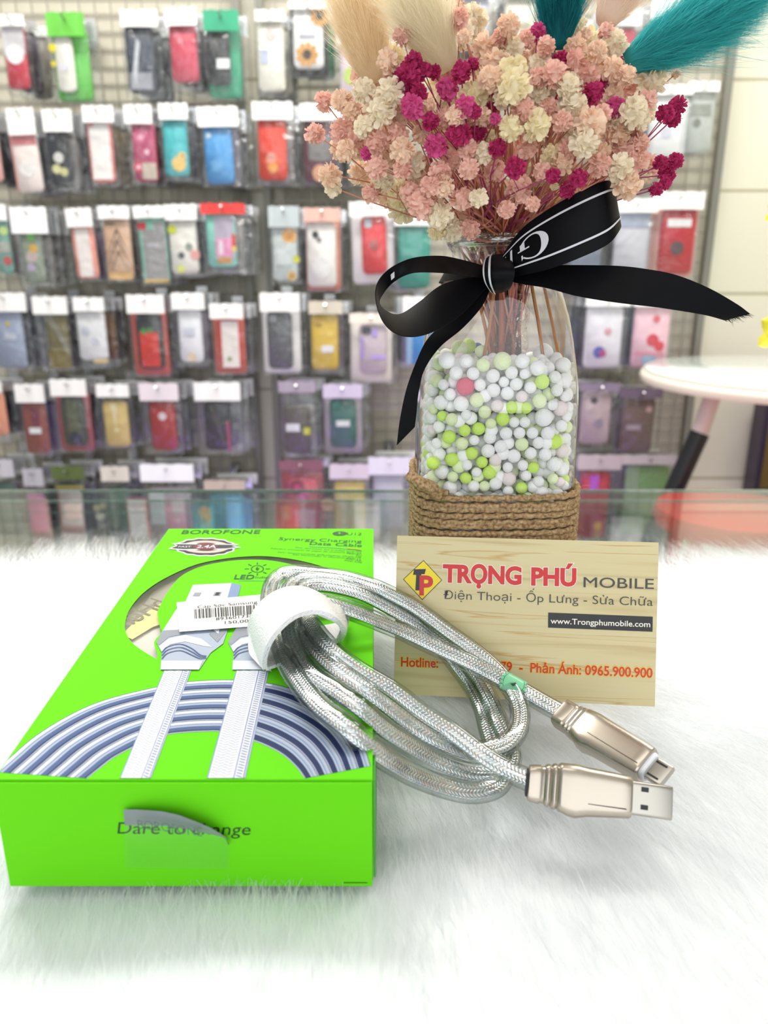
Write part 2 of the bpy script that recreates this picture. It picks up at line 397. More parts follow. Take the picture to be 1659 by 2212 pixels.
pack(1296, 20, 1372, 178, 1304, 52, 1362, 170, 'E8DCE0', 'packed blush phone case behind the teal bunny tail, top row', [('rect', .6, .3, 1, .9, 'C8606E')])
pack(1404, 0, 1482, 150, 1412, 38, 1472, 142, '8A8C8E', 'packed mid grey phone case below the teal bunny tail, top row')
# row 2
pack(-60, 235, 16, 400, -55, 275, 10, 395, 'E2A9A0', 'packed pale coral phone case cut by the left frame edge, second row')
pack(14, 235, 100, 420, 20, 288, 92, 416, 'F3E2DC', 'packed white phone case with a pink top, second row', [('rect', 0, .8, 1, 1, 'E38A8C'), ('rect', 0, 0, .06, 1, 'E9A29A'), ('dot', .5, .4, .3, 'F8F2EE')], tilt=-2)
pack(92, 238, 178, 412, 100, 280, 158, 402, '33353A', 'packed black phone case with a white blossom print, second row', [('dot', .5, .5, .25, 'DDDAD2'), ('dot', .35, .3, .22, 'D6D39A'), ('dot', .7, .25, .2, 'CFCB8E'), ('dot', .3, .85, .12, '7D8088')])
pack(178, 230, 265, 402, 187, 262, 252, 396, 'E98C88', 'packed white phone case with a coral red rim, second row', [('rect', .1, .06, .92, .96, 'F9F4EF'), ('dot', .2, .94, .1, 'E98C88')], behind=['8A6A34', '6D5A30'])
pack(268, 228, 345, 398, 283, 264, 345, 394, 'B8476A', 'packed magenta flowered phone case, second row', [('flower', .4, .75, .35, 'D9638C', 'F0B0C0'), ('flower', .6, .5, .3, 'C94A78', 'F3C7D0'), ('rect', .35, .05, .95, .32, 'C9BBAA'), ('flower', .2, .25, .25, 'D93A5A', 'F3C7D0')])
pack(342, 225, 420, 390, 350, 256, 411, 382, '45B9BE', 'packed turquoise phone case with a yellow duckling shape, second row', [('dot', .6, .22, .3, 'E9C46A'), ('dot', .75, .35, .17, 'E9C46A'), ('dot', .78, .36, .05, '8A4A2A')])
pack(425, 232, 525, 402, 438, 270, 506, 398, '4E9BD9', 'packed sky blue phone case, last in the second row before the post', [('dot', .18, .82, .1, 'C9E4F4'), ('rect', .2, .2, .6, .4, '5FA9E2')], tilt=-1)
pack(543, 222, 640, 398, 556, 256, 622, 390, 'DD3A1E', 'packed bright red phone case with an orange flame print, second row', [('dot', .5, .3, .28, 'E8642C'), ('dot', .45, .36, .18, 'EFA08C'), ('dot', .5, .2, .18, 'F09A3C')])
pack(646, 225, 738, 400, 655, 258, 726, 395, '6A3A44', 'packed maroon phone case with a pale figure, half behind the pink blossoms', [('rect', .15, .35, .85, .75, '7A7472'), ('dot', .5, .15, .25, 'E0A47C')])
pack(748, 228, 830, 400, 756, 262, 820, 394, 'E6E0D8', 'packed ivory phone case behind the left blossoms, second row', behind=['5F8A60', '9A948A'])
pack(1350, 190, 1400, 345, 1354, 225, 1396, 338, '5A5E66', 'narrow packed slate phone case behind the right blossoms, second row', [('dot', .3, .2, .2, 'D6CE3A')])
pack(1396, 185, 1480, 345, 1400, 205, 1476, 340, 'F2F1F2', 'packed plain white phone case beside the grey blister card, second row', [('dot', .5, .4, .14, 'DADCE8')])
pack(1482, 178, 1535, 336, 1486, 184, 1532, 332, 'BFC3BE', 'pale grey blister card nearest the bare tiles, second row', [('rect', .15, .55, .85, .72, 'A4A89E'), ('rect', .15, .8, .85, .93, 'CDD2C8'), ('dot', .4, .45, .14, '8A8D84')], hh=18, n_behind=1, behind=['8E9088'])
# row 3
pack(-20, 442, 40, 598, -15, 475, 33, 592, '7FB0A4', 'packed teal floral phone case cut by the left frame edge, third row', [('dot', .7, .8, .3, 'D6F29A'), ('rect', 0, .4, 1, .6, 'B0B4A8'), ('dot', .7, .25, .3, 'C9605A')])
pack(22, 448, 125, 618, 42, 496, 102, 612, '8E9A88', 'packed grey green phone case with a small figure print, third row', [('dot', .5, .5, .28, 'C9B4B0'), ('dot', .6, .65, .2, 'E3B44A'), ('rect', .4, .8, .7, .95, '7FCF5A'), ('dot', .4, .3, .2, 'B9A8C0')], head='FFFFFF', hh=50)
pack(142, 450, 218, 606, 152, 488, 212, 602, 'F1A08E', 'packed peach phone case with a white middle, third row', [('rect', .18, .04, .8, .94, 'FBF1EA')], tilt=-2)
pack(212, 445, 298, 608, 222, 472, 292, 604, 'D6AE8E', 'packed tan phone case with dark scribbled lines, third row', [('tri', [(.05, .2), (.5, .7), (.95, .2), (.5, .62)], '4A3A34'), ('tri', [(.05, .35), (.5, .85), (.95, .35), (.5, .79)], '4A3A34'), ('tri', [(.1, .05), (.5, .5), (.9, .05), (.5, .44)], '5A463A'), ('rect', .1, .9, .45, .93, '4A3A34'), ('rect', .05, 0, .95, .12, 'DDB070')])
pack(288, 445, 372, 615, 297, 470, 368, 610, '8FD0B8', 'packed grey phone case with a mint rim and red tab, third row', [('rect', .12, .05, .95, .93, '9C9A98'), ('rect', .0, .82, .3, .93, 'CF2E34'), ('rect', .3, .82, .55, .97, '7CC7AE'), ('rect', .05, 0, .95, .05, 'D9B45A'), ('rect', .25, .55, .7, .62, 'B9B6BC')], tilt=-1)
pack(355, 442, 438, 598, 362, 474, 430, 592, 'ECE8DE', 'packed off-white phone case with yellow and grey spots, third row', [('dot', .15, .82, .16, 'DCE63A'), ('dot', .4, .35, .12, '3E4046'), ('dot', .7, .5, .14, '8D9A86'), ('dot', .9, .35, .18, 'F0A8A0'), ('dot', .35, .1, .15, 'DCE27A')], tilt=-1)
pack(432, 440, 540, 590, 444, 462, 514, 578, '8FD3C4', 'packed mint phone case with a pink picture under a red topped header', [('rect', .28, .15, .95, .95, 'B9AFC0'), ('rect', .32, .22, .85, .55, 'F29AC4'), ('rect', .4, .25, .55, .5, 'F6E9F0'), ('rect', .85, .4, 1, .62, 'D83A2E'), ('rect', .85, .3, 1, .4, 'E6C43A'), ('rect', .35, .08, .8, .2, 'D99A5A')], head='E23A34', hh=20)
pack(578, 446, 654, 612, 587, 488, 645, 608, 'C6CFCB', 'packed pale grey phone case with an orange sunflower, right of the post', [('flower', .7, .82, .33, 'F0B048', 'D98A2E'), ('dot', .95, .4, .14, 'D8DC2A'), ('rect', .15, .3, .8, .7, 'D3DAD8'), ('flower', .75, .1, .2, 'E0B050', 'B98A3E')], head='B9C4C4')
pack(655, 450, 740, 628, 662, 478, 728, 620, 'EDE7E0', 'packed ivory phone case with one dark lens opening, third row', [('dot', .3, .8, .12, '3A3636'), ('dot', .42, .72, .08, '6A6666'), ('dot', .5, .3, .35, 'F6F3F0')], head='E2B4A4', tray='D9876E', tilt=0)
pack(752, 435, 852, 612, 778, 466, 832, 592, 'DC3438', 'packed red phone case with a ring motif, third row', [('dot', .5, .5, .18, '9A6A66'), ('dot', .5, .5, .1, 'D0504A'), ('rect', .15, .8, .42, .95, 'C9D0D8')], tray='EFE9E8', tilt=-2)
pack(850, 445, 935, 630, 860, 485, 928, 622, '22907E', 'packed teal phone case seen through the left ribbon loop', [('rect', .1, .5, .75, .9, '4FA898')], behind=['1E6A5E', 'B9B2AC'])
pack(1225, 470, 1300, 640, 1232, 500, 1292, 632, '6E7686', 'packed steel blue phone case behind the right ribbon loop, third row')
pack(1325, 430, 1405, 600, 1332, 458, 1396, 592, 'C6C4CC', 'packed light grey phone case right of the black bow, third row', [('rect', .1, .75, .9, 1, 'A9B0C4')], behind=['33343A', '54545E'])
pack(1408, 415, 1500, 600, 1432, 450, 1490, 592, 'B41E2E', 'packed deep red phone case nearest the bare tiles, third row', [('dot', .5, .4, .2, '5E4A50'), ('rect', .15, .72, .85, .84, 'F2EEF0')], tray='D99A92', behind=['2E2E34', '777784'])
# row 4
pack(-35, 632, 82, 800, -20, 672, 62, 794, '9AA4BC', 'packed grey blue phone case at the left frame edge, fourth row', [('dot', .55, .78, .08, 'E0C45A'), ('rect', .35, .5, .8, .62, 'C6CCDC')], behind=['5B4A6A', '2C2840'])
pack(70, 640, 168, 800, 98, 678, 158, 795, '6E6438', 'packed olive brown phone case with a diagonal band, fourth row', [('tri', [(0, .98), (.35, .98), (1, .4), (1, .2), (.3, .75), (0, .9)], '8A8672'), ('rect', 0, 0, 1, .35, '77682E')])  # greyer band drawn diagonally across the case
pack(158, 642, 245, 795, 164, 672, 236, 778, 'ECEBEC', 'packed white patterned phone case beside brown stacked cases, fourth row', [('dot', .3, .6, .15, 'D0D4E0'), ('dot', .6, .4, .15, 'D9DCE6'), ('rect', .5, -.05, 1, .03, 'E2C88A')], behind=['7A5226', '3A2A20'])
pack(272, 636, 372, 812, 292, 676, 358, 796, '26282C', 'packed black phone case with a red lower half, fourth row', [('rect', .12, .04, .85, .66, 'D8301E'), ('dot', .3, .68, .12, '4A8A3A'), ('dot', .55, .7, .1, '4A8A3A'), ('dot', .5, .25, .25, 'D2261A')], tray='C9564A')  # plain red lower part in the case design
pack(370, 632, 455, 790, 384, 668, 442, 782, 'F1F0F4', 'packed plain white phone case in a crinkled bag, fourth row', [('dot', .5, .1, .2, 'EAD0B0'), ('rect', .2, .5, .7, .65, 'DDE0EC')])
pack(452, 655, 536, 808, 470, 688, 526, 796, 'D8433C', 'packed cream phone case with red sides, fourth row', [('rect', .15, .03, .88, .95, 'F8EEE6'), ('dot', .45, .2, .1, '8DA05A')], tray='C9644E')
pack(560, 632, 655, 806, 576, 672, 634, 796, '58585C', 'packed dark grey phone case under a white header, fourth row', [('cam', '8A8A90')], tray='EDE9E4', behind=['8A5A2E', '3A3440'])
pack(665, 650, 745, 806, 672, 678, 732, 798, 'DDB93C', 'packed mustard yellow phone case, fourth row', [('cam', 'C79E2E'), ('label', .6, .38, .22, .06)], head='CFC7B4', behind=['2E2A38', '6A4A5A'])
pack(753, 676, 850, 826, 776, 700, 836, 806, 'C7B4BC', 'phone case in a cream window carton with painted violet glints, fourth row', [('cam', '2A2630'), ('rect', .05, .3, .15, .75, 'B79AE8'), ('rect', .4, .3, .95, .38, 'C4A2F4'), ('rect', .45, .75, .65, .9, 'B79AE8')], head='EDE2D4', tray='EDE2D8', hh=20)  # violet glare is put into the colour as lilac rectangles
pack(868, 640, 950, 795, 878, 690, 940, 786, '2486CC', 'packed strong blue phone case left of the bottle shoulder', [('rect', 0, 0, .2, 1, '9AC4E4'), ('dot', .7, .8, .15, 'B9A4DC')])
pack(1262, 640, 1348, 800, 1268, 662, 1336, 794, 'E6E2EA', 'packed white phone case with a small blue globe print, fourth row', [('dot', .4, .26, .16, '5A64C0'), ('dot', .6, .6, .1, 'E8A8B0'), ('dot', .5, .24, .1, 'C9508A')], behind=['2C2A3A', '2E4A66'])
pack(1365, 640, 1445, 800, 1372, 662, 1436, 792, 'EDC0CC', 'packed pink phone case with red fruit spots, fourth row', [('dot', .55, .45, .17, 'E0304A'), ('dot', .75, .35, .14, 'E0304A'), ('dot', .6, .8, .1, 'E8707A'), ('dot', .5, .12, .2, 'A4C8DC'), ('rect', .1, .2, .9, .25, 'F4A0B0')], behind=['2E4A66', '38506A'])
# row 5
pack(-60, 822, 28, 955, -50, 848, 22, 940, 'E89878', 'packed salmon phone case cut by the left frame edge, fifth row')
pack(32, 828, 120, 985, 46, 870, 112, 978, '8E4438', 'packed rust brown phone case with a white price label, fifth row', [('rect', .4, .55, .7, .9, '7A2E4A'), ('label', .5, .46, .25, .06)], behind=['6A5A8A', '2A2640'])
pack(108, 818, 208, 975, 130, 856, 192, 962, '3E423A', 'packed black green phone case in a red rimmed tray, fifth row', [('rect', .25, .3, .75, .95, '5A5E44'), ('tri', [(.1, .1), (.5, .3), (.9, .08)], '1E2A3A')], tray='9E4A50')
pack(208, 828, 296, 968, 222, 866, 284, 964, 'D9BC72', 'packed shiny gold phone case, fifth row', [('tri', [(.3, .95), (.6, .95), (.5, .4)], 'F4E6B8'), ('dot', .5, .38, .12, 'EAD9A4')], hh=28, behind=['4A4428', '2C2A22'])
pack(300, 826, 400, 978, 322, 866, 386, 972, 'A41E1E', 'packed dark red phone case with a round white dot, fifth row', [('dot', .5, .7, .16, 'E6D6D8')], head='E6DCE0', behind=['6A5A68', '3C3440'])
pack(418, 824, 530, 980, 440, 866, 498, 972, '24242A', 'packed black phone case under a white header, fifth row', [('tri', [(.2, .95), (.35, .95), (.9, .1), (.75, .1)], '4A423A'), ('rect', .92, 0, 1.05, .6, 'A8405A')], behind=['3E2C48', '241E38'])
pack(600, 822, 688, 985, 612, 876, 672, 978, '4E463E', 'packed taupe phone case with white and yellow labels, fifth row', [('label', .35, .55, .26, .08), ('rect', .75, .4, 1, .55, 'D6D22A')], head='A89CAC', hh=24)
pack(696, 828, 786, 978, 712, 860, 770, 966, '1E5E52', 'packed dark green phone case with a white label, fifth row', [('cam', '2A7A6A'), ('label', .5, .5, .26, .06)], head='CFC4DC', tray='A89CA4', behind=['1E4A3A', '2C5A48'])
pack(1250, 826, 1325, 972, 1258, 846, 1312, 958, 'BCA6AA', 'packed dusty pink phone case beside the bottle, fifth row', [('dot', .4, .85, .12, '4A4048'), ('dot', .6, .4, .18, 'A094A4')], head='8A7C90')
pack(1335, 838, 1415, 985, 1346, 860, 1404, 976, '6E5850', 'packed brown grey phone case under the glass table, fifth row', [('rect', .15, .42, .6, .52, 'B4A4AC'), ('dot', .8, .8, .1, 'C9A49A')], head='6E6070')
# row 6, cut by the counter edge and seen again through its glass
pack(-30, 990, 58, 1160, -22, 1040, 50, 1155, '3E5850', 'packed dark green accessory at the left frame edge, lowest row', head='C6C4CC', hh=40)
pack(50, 1010, 118, 1160, 56, 1062, 108, 1150, 'D07AA8', 'packed pink accessory seen through the counter glass, lowest row', head='B9B6BE', hh=40)
pack(112, 1005, 205, 1160, 122, 1042, 196, 1150, '22241E', 'packed black accessory outlined in yellow, lowest row', [('rect', 0, .9, 1, .95, 'B4A428'), ('rect', .2, .3, .8, .6, 'CC7A62')], head='5A6A38', hh=30)
pack(218, 1005, 298, 1165, 230, 1052, 288, 1150, '4A6A50', 'packed moss green accessory under a small white header, lowest row', head='DCD6C8', hh=34)
pack(302, 1000, 434, 1170, 322, 1052, 420, 1150, 'B9A8B0', 'wide clear bag with a broad white header, lowest row', [('rect', .0, .2, .35, .9, 'E8ECE8')], head='FAFAFC', hh=40)
pack(440, 1035, 540, 1175, 452, 1064, 530, 1165, '5CA8B4', 'packed aqua accessory under a beige header, lowest row', [('rect', .5, .2, .9, .9, '9AD0E6')], head='C4B4A4', hh=26)
pack(602, 992, 705, 1180, 622, 1030, 690, 1165, 'C04858', 'packed crimson patterned phone case with a magenta spot, lowest row', [('flower', .3, .85, .3, '8A2430', 'C93A5A'), ('dot', .5, .75, .2, 'E0288A'), ('rect', .2, .2, .9, .5, 'E0A0A8')], tray='9A3440', head='8A5A68', hh=22)
pack(710, 1000, 800, 1190, 722, 1038, 790, 1180, 'DCC060', 'packed pale yellow phone case under a white header, lowest row', [('rect', .1, .1, .9, .7, 'D8CC94')], head='D9CCD8', hh=34)
pack(794, 985, 886, 1150, 806, 1020, 872, 1140, 'C0BCC8', 'crinkled silvery bag beside the twine, lowest row', head='E6E2EE', hh=40)
pack(1245, 980, 1325, 1170, 1256, 1018, 1306, 1160, 'C42A3C', 'packed scarlet phone case right of the twine, lowest row', [('rect', .3, .7, .6, .95, 'C858D8')], head='C6B8BC', hh=34)
pack(1340, 980, 1440, 1160, 1352, 1006, 1430, 1150, '6E9A50', 'packed leaf green phone case above the red stool, lowest row', [('rect', 0, 0, .3, 1, '8AAA70')], head='C4BCBC', hh=22)

# ---------------------------------------------------------------- table, stool, things at the right
m_tt = mat('white_tabletop', 'F4F2EC', .15); m_rim = mat('cream_rim', 'EFE3D4', .35); m_legw = mat('leg_white', 'DCCFCB', .3); m_legb = mat('leg_black', '1B1D20', .4)
TZ = -.018; TC = (.766, 1.427)
t = empty('round_table', (TC[0], TC[1], FLOORZ), 'round white table with a glossy glass top, right of the bottle', 'table')
mb = MB(); mb.lathe([(.26, TZ - .022), (.277, TZ - .020), (.281, TZ - .010), (.277, TZ - .002), (.27, TZ)], m_rim, (TC[0], TC[1], 0), 64); mb.build('tabletop', t, True, angle=50)
mb = MB(); mb.lathe([(.0, TZ + .0005), (.272, TZ + .0005), (.274, TZ + .003), (.272, TZ + .005), (0, TZ + .005)], mat('glass_top_pale', 'DDE8E2', .05), (TC[0], TC[1], 0), 64); mb.build('glass_top', t, True, angle=50)
la = GY(1535, 868, 1.36); lb = GY(1512, 935, 1.355); lc = GY(1462, 1045, 1.35); dirl = (lc - lb).normalized(); lend = lb + dirl * ((lb.z - FLOORZ) / -dirl.z)
mb = MB(); mb.tube([Vector((la.x + .004, la.y, TZ - .02)), lb], .0150, m_legw, 16); leg = mb.build('leg', t, True, angle=50)
mb = MB(); mb.tube([lb, lend], .0175, m_legb, 16); mb.build('leg_sleeve', leg, True, angle=50); 
for q, (dx, dy) in enumerate(((.2, .08), (.16, -.12))):
    mb = MB(); p0 = Vector((TC[0] + dx * .8, TC[1] + dy * .8, TZ - .02)); p1 = Vector((TC[0] + dx * 1.5, TC[1] + dy * 1.5, FLOORZ)); mb.tube([p0, p1], .0145, m_legb, 16); mb.build('leg', t, True, angle=50)
m_red = mat('red_plastic', 'D01414', .25)
SC = (.565, 1.19); SZ = -.205
t = empty('stool', (SC[0], SC[1], FLOORZ), 'red stool with a round seat, under the round table edge', 'stool')
mb = MB(); mb.lathe([(0, SZ - .03), (.115, SZ - .03), (.122, SZ - .015), (.118, SZ), (.10, SZ + .004), (0, SZ + .002)], m_red, (SC[0], SC[1], 0), 48); mb.build('seat', t, True, angle=50)
for q in range(4):
    a = q * math.pi / 2 + .6; mb = MB(); mb.tube([(SC[0] + .09 * math.cos(a), SC[1] + .09 * math.sin(a), SZ - .02), (SC[0] + .15 * math.cos(a), SC[1] + .15 * math.sin(a), FLOORZ)], .012, m_red, 10); mb.build('leg', t, True, angle=50)
# dark packaged box hanging low on the tiled wall
a = GY(1648, 868, 1.80); b = GY(1740, 1075, 1.80)
mb = MB(); mb.rbox((a.x, 1.78, b.z), (b.x, 1.84, a.z), .006, mat('dark_violet_box', '2E2238', .3)); mb.quad((a.x + .012, 1.7795, b.z + .03), (b.x, 1.7795, b.z + .03), (b.x, 1.7795, a.z - .04), (a.x + .012, 1.7795, a.z - .04), mat('box_gold_print', '6A5420', .4))
tag(mb.build('boxed_speaker', None, True, angle=40), 'dark violet box low on the wall at the right frame edge', 'box')
# yellow artificial flower at right
m_yel = mat('yellow_petal', 'EDE23A', .6, Subsurface_Weight=.0); m_gs = mat('green_stem', '5E8A3A', .6)
def petalflower(c, R, label, face):
    r = empty('yellow_flower', c, label, 'flower'); F = Vector(face).normalized(); A = F.cross(Vector((0, 0, 1))).normalized(); B = A.cross(F)
    mb = MB()
    for q in range(5):
        t0 = q * 2 * math.pi / 5 + .4; vs = []; n = 6
        for i in range(n + 1):
            s_ = i / n; ww = R * .42 * math.sin(math.pi * min(1, s_ * .92 + .08)) ** .6
            d = A * math.cos(t0) + B * math.sin(t0); e = -A * math.sin(t0) + B * math.cos(t0)
            for j in (-1, -.5, 0, .5, 1): vs.append(Vector(c) + d * (R * s_) + e * (ww * j) + F * (R * (.35 * s_ * s_ + .12 * abs(j) * math.sin(5 * s_ + q))))
        mb.add(vs, [(i * 5 + j, i * 5 + j + 1, (i + 1) * 5 + j + 1, (i + 1) * 5 + j) for i in range(n) for j in range(4)], m_yel)
    mb.build('petals', r, True)
    mb = MB(); mb.lathe([(0, 0), (R * .16, R * .02), (R * .18, R * .12), (R * .1, R * .2), (0, R * .22)], mat('flower_centre', 'D9B82E', .6), c, 12); mb.build('flower_centre', r, True)
    mb = MB(); mb.tube(catmull([c, Vector(c) + Vector((.03, .01, -.015)), Vector(c) + Vector((.12, .02, -.1))]), .0015, m_gs, 6); mb.build('stem', r, True)
petalflower(GY(1688, 715, .62), .018, 'yellow flower at the right frame edge, level with the round table top', (-.8, -.5, .2))
petalflower(GY(1688, 455, .64), .012, 'small yellow flower bud at the right frame edge beside the ribbon tail', (-.8, -.5, .3))

# ---------------------------------------------------------------- glass counter
m_gl = film('counter_glass', (.93, .965, .95), (.70, .80, .76), .015, .5, pw=2)
m_ge = mat('green_glass_edge', 'BFD8CC', .1, Transmission_Weight=.6)
m_alu = mat('aluminium', 'C9CDCF', .3, .8)
GYE = .581
c = empty('glass_counter', (0, .25, FLOORZ), 'glass display counter under the white fur', 'display counter')
mb = MB(); mb.box((-.9, -.12, -.010), (.9, GYE, 0), m_gl); mb.build('glass_top', c)
mb = MB(); mb.box((-.9, GYE + .0002, -.0025), (.9, GYE + .0012, 0), m_ge); mb.box((-.9, GYE + .0002, -.010), (.9, GYE + .0012, -.0085), m_ge); mb.build('glass_edge', c)
mb = MB(); mb.box((-.9, -.10, FLOORZ), (.9, GYE - .03, -.62), mat('counter_body', 'D8D4CE', .4)); mb.build('cabinet_base', c)
for x in (-.89, .875):
    for y in (-.1, GYE - .035):
        mb = MB(); mb.box((x, y, -.62), (x + .015, y + .015, -.0125), m_alu); mb.build('corner_post', c)

# ---------------------------------------------------------------- white fur throw
m_furb = mat('fur_backing', 'EEF0F2', .9)
m_fur = mat('white_fur', 'F3F5F7', .6, 0, .3)
def translucent(m, c, f=.3):
    t = N(m, 'ShaderNodeBsdfTranslucent'); t.inputs[0].default_value = srgb(c); mx = N(m, 'ShaderNodeMixShader'); mx.inputs[0].default_value = f
    L(m, BS(m).outputs[0], mx.inputs[1]); L(m, t.outputs[0], mx.inputs[2]); L(m, mx.outputs[0], OUT(m).inputs[0])
translucent(m_fur, 'F8F9FA', .35)
def vnoise(x, y, f, seed):
    """smooth value noise, numpy"""
    r = np.random.default_rng(seed).random((64, 64)); X = x * f + 200; Y = y * f + 200
    xi = np.floor(X).astype(int); yi = np.floor(Y).astype(int); fx = X - xi; fy = Y - yi; fx = fx * fx * (3 - 2 * fx); fy = fy * fy * (3 - 2 * fy)
    g = lambda a, b: r[a % 64, b % 64]
    return (g(xi, yi) * (1 - fx) + g(xi + 1, yi) * fx) * (1 - fy) + (g(xi, yi + 1) * (1 - fx) + g(xi + 1, yi + 1) * fx) * fy
def far_edge(x): return .405 + .022 * (vnoise(x, x * 0, 14, 3) - .5) - .05 * np.clip((x - .12) / .3, 0, 1) * 0
def fur_h(x, y):
    return .0152 + .004 * (vnoise(x, y, 22, 5) - .5) + .002 * (vnoise(x, y, 60, 6) - .5)
rug = empty('fur_throw', (0, .2, .002), 'white long-haired faux fur throw spread on the glass counter', 'fur throw')
xs = np.linspace(-.42, .42, 85); ys = np.linspace(-.03, 1, 50); V = []; F = []
for j, t in enumerate(ys):
    for x in xs:
        fe = float(far_edge(x)); y = -.03 + (fe + .03) * (j / 49); e = min(1, (49 - j) / 6); z = .0012 + (float(fur_h(x, y)) - .0012) * math.sin(e * math.pi / 2)
        V.append((x, y, z))
nx = len(xs)
for j in range(49):
    for i in range(nx - 1): F.append((j * nx + i, j * nx + i + 1, (j + 1) * nx + i + 1, (j + 1) * nx + i))
mb = MB(); mb.add(V, F, m_furb)
# skirt and underside
k0 = [(x, -.03, .0012) for x in xs]; mb.add(k0 + [(V[i][0], V[i][1], V[i][2]) for i in range(nx)], [(i, i + 1, nx + i + 1, nx + i) for i in range(nx - 1)], m_furb)
mb.build('backing', rug, True)
n = 120000
rx = RNG.uniform(-.40, .40, n * 2); rv = RNG.random(n * 2); fe = far_edge(rx); ry = .035 + (fe - .035 + .004) * rv
# keep only what lies in view (with a margin)
keep = (np.abs(rx) < .09 + .62 * ry) & ~((rx > -.094) & (rx < -.005) & (ry > .158) & (ry < .318)) & ~((np.abs(rx - .0405) < .028) & (np.abs(ry - .284) < .028)); rx = rx[keep][:n]; ry = ry[keep][:n]; fe = fe[keep][:n]; n = len(rx)
edge = np.clip(1 - (fe - ry) / .035, 0, 1)
az = math.pi * (1.02 - .5 * vnoise(rx, ry, 7, 11)) + RNG.normal(0, .28, n); az = az - .9 * (ry < .15) * 0
el = np.radians(13) + np.radians(10) * vnoise(rx, ry, 30, 12) + np.radians(16) * edge + np.abs(RNG.normal(0, .06, n))
az = az * (1 - edge) + edge * (math.pi * .5 + (vnoise(rx, ry, 25, 13) - .3) * 1.9 + RNG.normal(0, .3, n))
ln = RNG.uniform(.016, .030, n) * (1 + .35 * edge) * np.clip(.45 + ry * 3, .5, 1)
k = 6; s_ = np.linspace(0, 1, k)[None, :, None]
d = np.stack([np.cos(az) * np.cos(el), np.sin(az) * np.cos(el), np.sin(el)], -1)
z0 = np.where(edge > 0, .0012 + (fur_h(rx, ry) - .0012) * np.sin(np.clip((fe - ry) / .048, 0, 1) * math.pi / 2), fur_h(rx, ry))
root = np.stack([rx, ry, z0 - .001], -1)
curl = np.stack([RNG.normal(0, .25, n), RNG.normal(0, .25, n), -.20 - .10 * RNG.random(n)], -1)
P = root[:, None] + (d[:, None] * s_ + curl[:, None] * s_ ** 2 * .8) * ln[:, None, None]
cell = np.floor(rx / .006) * 131 + np.floor(ry / .006) * 17; uc, inv = np.unique(cell, return_inverse=True); cnt = np.bincount(inv)
tipm = np.stack([np.bincount(inv, P[:, -1, a] - root[:, a]) / cnt for a in range(3)], -1)[inv]; ctr = np.stack([np.bincount(inv, root[:, a]) / cnt for a in range(3)], -1)[inv]
target = ctr + tipm; P += (target - P[:, -1])[:, None] * (s_ ** 1.5) * .38
P[:, :, 2] = np.maximum(P[:, :, 2], np.where(edge[:, None] > 0, .001, .014))
pile = strands_mesh('pile', P, RNG.uniform(.00007, .00016, n), m_fur, rug); pile['kind'] = 'stuff'

# ---------------------------------------------------------------- green cable box
BY = .155; F0 = GY(-14, 1683, BY); F1 = GY(805, 1684, BY)
box = empty('cable_box', ((F0.x + F1.x) / 2, BY + .08, .02), 'bright green cable box with a silver cable printed on top, lying on the fur', 'box')
BW = F1.x - F0.x; BL = .1655; BH = .0296
TOP = Plane(F0, (1, 0, 0), (-.012, 1, .0397)); 
def T(u, v, h=0): return TOP.o + Vector((u - .012 * v, 0, 0)) + Vector((0, 1, .0397)).normalized() * v + Vector((0, 0, h))
TOP.uv = lambda px, py, _p=TOP: (lambda q: (q.x - TOP.o.x + .012 * ((q.y - BY) / .99921), (q.y - BY) / .99921))(CAM + ray(px, py) * ((TOP.o - CAM).dot(TOP.n) / ray(px, py).dot(TOP.n)))
TOP.at = T
FR = Plane(F0 + Vector((0, 0, -BH)), (1, 0, 0), (0, 0, 1))
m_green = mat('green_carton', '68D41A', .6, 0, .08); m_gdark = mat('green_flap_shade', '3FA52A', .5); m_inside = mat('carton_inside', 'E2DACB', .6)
outer = [(339, 1424), (310, 1407), (285, 1388), (272, 1367), (270, 1348), (278, 1320), (300, 1290), (330, 1265), (370, 1242), (425, 1219), (490, 1206), (560, 1201), (620, 1206), (670, 1216), (720, 1232), (750, 1246)]
inner = [(706, 1246), (665, 1233), (640, 1222), (600, 1213), (560, 1209), (500, 1211), (440, 1222), (405, 1236), (385, 1250), (370, 1268), (355, 1290), (341, 1320), (341, 1330), (345, 1352), (348, 1367), (333, 1387), (340, 1412)]
hole = [TOP.uv(*p) for p in catmull([(x, y, 0) for x, y in outer], 3) for p in [(p[0], p[1])]] + [TOP.uv(p[0], p[1]) for p in catmull([(x, y, 0) for x, y in inner], 3)]
mb = MB(); rect = [(0, 0), (BW, 0), (BW, BL), (0, BL)]
pts = [T(*p) for p in rect + hole]
tri = tessellate_polygon([[Vector((*p, 0)) for p in rect], [Vector((*p, 0)) for p in hole]])
mb.add(pts, tri, m_green)
B = lambda u, v: T(u, v, -BH)
mb.quad(T(0, 0), B(0, 0), B(BW, 0), T(BW, 0), m_green); mb.quad(T(BW, 0), B(BW, 0), B(BW, BL), T(BW, BL), m_green); mb.quad(T(BW, BL), B(BW, BL), B(0, BL), T(0, BL), m_green); mb.quad(T(0, BL), B(0, BL), B(0, 0), T(0, 0), m_green); mb.quad(B(0, 0), B(0, BL), B(BW, BL), B(BW, 0), m_green)
mb.build('carton', box)
mb = MB(); mb.quad(T(.001, .001, -.0045), T(BW - .001, .001, -.0045), T(BW - .001, BL - .001, -.0045), T(.001, BL - .001, -.0045), m_inside); mb.build('inner_tray', box)
mb = MB(); mb.poly([T(u, v, -.0002) for u, v in hole], film('window_film', (.93, .93, .92), (.8, .8, .8), .04)); mb.build('window_film', box)
mb = MB(); ly = mat('leaflet_yellow', 'E2D98C', .5); hh = -.0015
